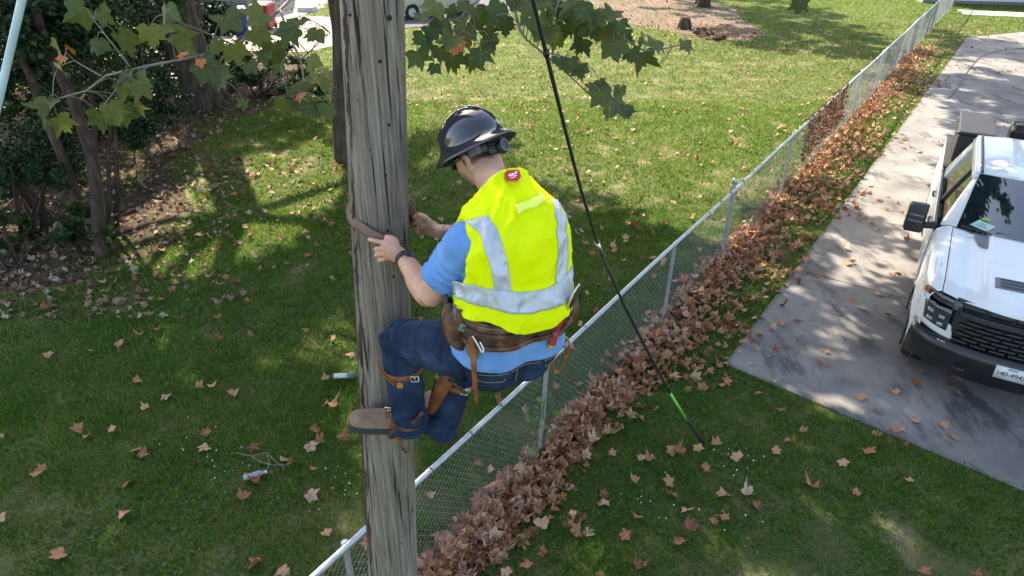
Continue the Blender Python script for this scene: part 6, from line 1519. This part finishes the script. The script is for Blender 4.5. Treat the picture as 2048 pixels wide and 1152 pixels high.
# white building foot at the far end of the driveway, shrub and clutter before it
wb = empty('white_building', (28, 41.2, 0), -.22, label='white wall of a building beyond the driveway end', cat='building')
MB().box((0, 2, 1.6), (9, 4, 3.0)).build('wall', flat('white_wall', (.72, .70, .70), .8, var=.05), wb, local=True)
MB().box((0, 2, .08), (9.1, 4.1, .2)).build('foundation', M_found, wb, local=True)
MB().add([(-4.8, -.4, 3.1), (4.8, -.4, 3.1), (4.8, 4.4, 3.1), (-4.8, 4.4, 3.1), (-4.8, 2, 4.6), (4.8, 2, 4.6)], [(0, 1, 5, 4), (2, 3, 4, 5), (0, 4, 3), (1, 2, 5), (3, 2, 1, 0)]).build('roof', bpy.data.materials['shingle_grey'], wb, local=True)
bk = empty('motorcycle', (28.0, 38.9, .02), .3, label='dark motorcycle standing on the path by the white wall', cat='motorcycle')
for x in (-.7, .7):
    MB().lathe((x, 0, .31), (0, 1, 0), [(.22, -.05), (.29, -.05), (.31, 0), (.29, .05), (.22, .05), (.22, -.05)], n=24).build('wheel', M_tyre, bk, local=True, smooth=True)
    w_o = MB()
    for k in range(6): a = k * math.pi / 3; w_o.tube([(x, 0, .31), (x + .24 * math.cos(a), 0, .31 + .24 * math.sin(a))], .012, n=5)
    w_o.build('spoke', M_steel, bk, local=True)
MB().tube([(.7, 0, .31), (.45, 0, .95), (.38, 0, 1.1)], .03, n=8).build('fork', M_steel, bk, local=True)
MB().tube([(.36, -.36, 1.08), (.42, -.2, 1.1), (.42, .2, 1.1), (.36, .36, 1.08)], .016, n=6).build('handlebar', M_blackp, bk, local=True)
MB().tube([(-.7, 0, .31), (-.2, 0, .42), (.2, 0, .4), (.42, 0, .95)], [.03, .05, .05, .03], n=8, sub=3).build('frame', M_blackp, bk, local=True, smooth=True)
MB().tube([(.38, 0, .84), (.2, 0, .88), (-.02, 0, .8)], [.07, .13, .08], n=12, sub=3).build('tank', flat('maroon', (.14, .02, .03), .3, coat=.6), bk, local=True, smooth=True)
MB().tube([(0, 0, .78), (-.35, 0, .74), (-.75, 0, .84)], [(.10, .05), (.13, .05), (.07, .04)], n=12, sub=3, ref=(0, 1, 0)).build('seat', M_blackp, bk, local=True, smooth=True)
MB().box((.05, 0, .45), (.36, .26, .32)).build('engine', M_iron, bk, local=True, bevel=.05)
MB().tube([(.15, -.15, .35), (-.3, -.17, .28), (-.75, -.17, .32)], .045, n=10, sub=3).build('exhaust', M_steel, bk, local=True, smooth=True)

# black telescopic stick leaning from the lawn towards the overhead line
st = empty('telescopic_stick', gp(1406, 886), label='long black telescopic pole with green band standing on the lawn', cat='pole')
def spx(u, v, Y): return at(u, v, Y)
SP = [(1406, 886, gp(1406, 886).y), (1372, 838, 5.36), (1340, 785, 5.14), (1300, 712, 4.84), (1246, 606, 4.44), (1199, 500, 4.06), (1160, 372, 3.68), (1122, 226, 3.32), (1092, 105, 3.06), (1066, 0, 2.86), (1044, -90, 2.70), (1010, -260, 2.45)]
P = [spx(*p) for p in SP]; P[0].z = .012
def sub_path(i, j): return P[i:j + 1]
M_fib = flat('black_fibreglass', (.022, .024, .024), .38)
MB().tube([P[0], P[0].lerp(P[1], .5), P[1]], [.021, .0205, .02], n=10, sub=3).build('grip', flat('grip_rubber', (.02, .024, .032), .6), st, smooth=True)
MB().tube([P[1], P[2]], [.0125, .0125], n=10).build('green_band', flat('green_tape', (.12, .60, .06), .5), st, smooth=True)
MB().tube([P[2], P[3], P[4]], [.0135, .0135, .013], n=10, sub=5).build('lower_section', M_fib, st, smooth=True)
MB().tube([P[4], P[5]], [.0098, .0098], n=10, sub=1).build('middle_section', M_fib, st, smooth=True)
MB().tube([P[5].lerp(P[4], .10), P[5].lerp(P[6], .12)], [.0145, .0145], n=10).build('joint_sleeve', M_steel, st, smooth=True)
MB().tube([P[5], P[6], P[7], P[8], P[9], P[10], P[11]], [.0098] * 4 + [.0092] * 3, n=10, sub=5).build('upper_section', M_fib, st, smooth=True)
for q in (4, 8): MB().tube([P[q].lerp(P[q - 1], .04), P[q].lerp(P[q + 1], .04)], [.0148, .0148], n=10).build('clamp', M_blackp, st, smooth=True)
# pale blue hand line running down past the left of the view
hl0 = at(62, -80, 2.55); hl1 = at(-8, 225, 2.55); dv = (hl1 - hl0).normalized()
low = hl0 + dv * ((hl0.z - 0.0) / -dv.z)
o = MB().tube([hl0 - dv * 1.5, hl0, hl1, low], .0135, n=10).build('guy_line', flat('pale_blue_line', (.42, .58, .66), .45), smooth=True); setp(o, 'pale blue taut line running down to the ground at the wood side', 'line')

# cable lying over the far driveway
pts = [gp(2120, 92, .03), gp(2048, 96, .03), gp(2000, 102, .03), gp(1965, 112, .03), gp(1945, 130, .03), gp(1925, 158, .03), gp(1898, 196, .03)]
o = MB().tube(pts, .013, n=6, sub=6).build('cable', M_blackp, smooth=True); setp(o, 'thin black cable lying curved across the concrete driveway', 'cable')
# crushed plastic bottle and twig on the lawn
bt_ = empty('plastic_bottle', gp(512, 952), label='crushed clear plastic bottle lying on the lawn grass', cat='bottle')
c0 = gp(487, 956, .06); c1 = gp(530, 944, .06); d_ = (c1 - c0)
MB().tube([c0, c0.lerp(c1, .1), c0.lerp(c1, .4), c0.lerp(c1, .7), c0.lerp(c1, .9), c1], [.022, .033, .03, .032, .018, .013], n=14, sub=3).build('bottle_body', flat('bottle_plastic', (.26, .28, .30), .15, spec=.8), bt_, smooth=True)
MB().tube([c1, c1 + d_.normalized() * .018], [.015, .015], n=12).build('cap', flat('bottle_cap', (.7, .72, .74), .4), bt_)
mb = MB(); 
for a in ([(470, 905), (500, 912), (530, 905), (545, 920), (570, 938)], [(530, 905), (536, 925), (534, 940)], [(500, 912), (520, 925), (545, 930), (575, 930)]): mb.tube(wavy([gp(u, v, .07) for u, v in a], .02, 3), .004, n=5)
setp(mb.build('fallen_twig', M_twig, smooth=True), 'thin bare forked twig lying beside the plastic bottle', 'twig')
# white plastic pipe bits and foil near the pole foot
pp_ = empty('litter_pipe', gp(684, 752), label='short white pipe with grey coupling lying in leaves behind the pole', cat='pipe')
a, b = gp(668, 752, .07), gp(697, 751, .07)
MB().tube([a, b], [.032, .032], n=12).build('pipe', flat('white_pvc', (.55, .55, .53), .5), pp_, smooth=True); MB().tube([b, b + (b - a).normalized() * .07], [.045, .045], n=12).build('coupling', M_greyp, pp_, smooth=True)
# dark stump and bagged debris on the far bed
o = MB().lathe(gp(1368, 58), (0, 0, 1), [(.34, -.1), (.32, .15), (.26, .4), (.22, .48), (.05, .5), (0, .46)], n=18); 
for k in range(len(o.v)): q = Vector(o.v[k]); o.v[k] = tuple(q + mnoise.noise_vector(q * 5) * .05)
setp(o.build('tree_stump', M_bark, smooth=True), 'low dark stump at the edge of the bare bed', 'stump')
M_brush = pmat('dead_brush', [(0, (.04, .025, .02)), (.6, (.12, .07, .055)), (1, (.2, .12, .09))], rough=.9, tint=True)
e = empty('brush_heap', gp(1420, 70), label='low heap of dead brown brush beside the stump', cat='brush')
mb = MB(); rr = random.Random(3)
for k in range(60):
    a = gp(1418 + rr.uniform(-32, 32), 66 + rr.uniform(-12, 12), rr.uniform(0, .25)); mb.tube([a, a + Vector((rr.uniform(-.5, .5), rr.uniform(-.5, .5), rr.uniform(-.1, .25)))], .012, n=5)
mb.build('stick_pile', M_brush, e)
foliage('dead_leaves', [(tuple(gp(1405, 66, .15)), (.5, .6, .18)), (tuple(gp(1435, 72, .12)), (.6, .5, .14))], 700, .09, M_brush, e, 91, False, .01)
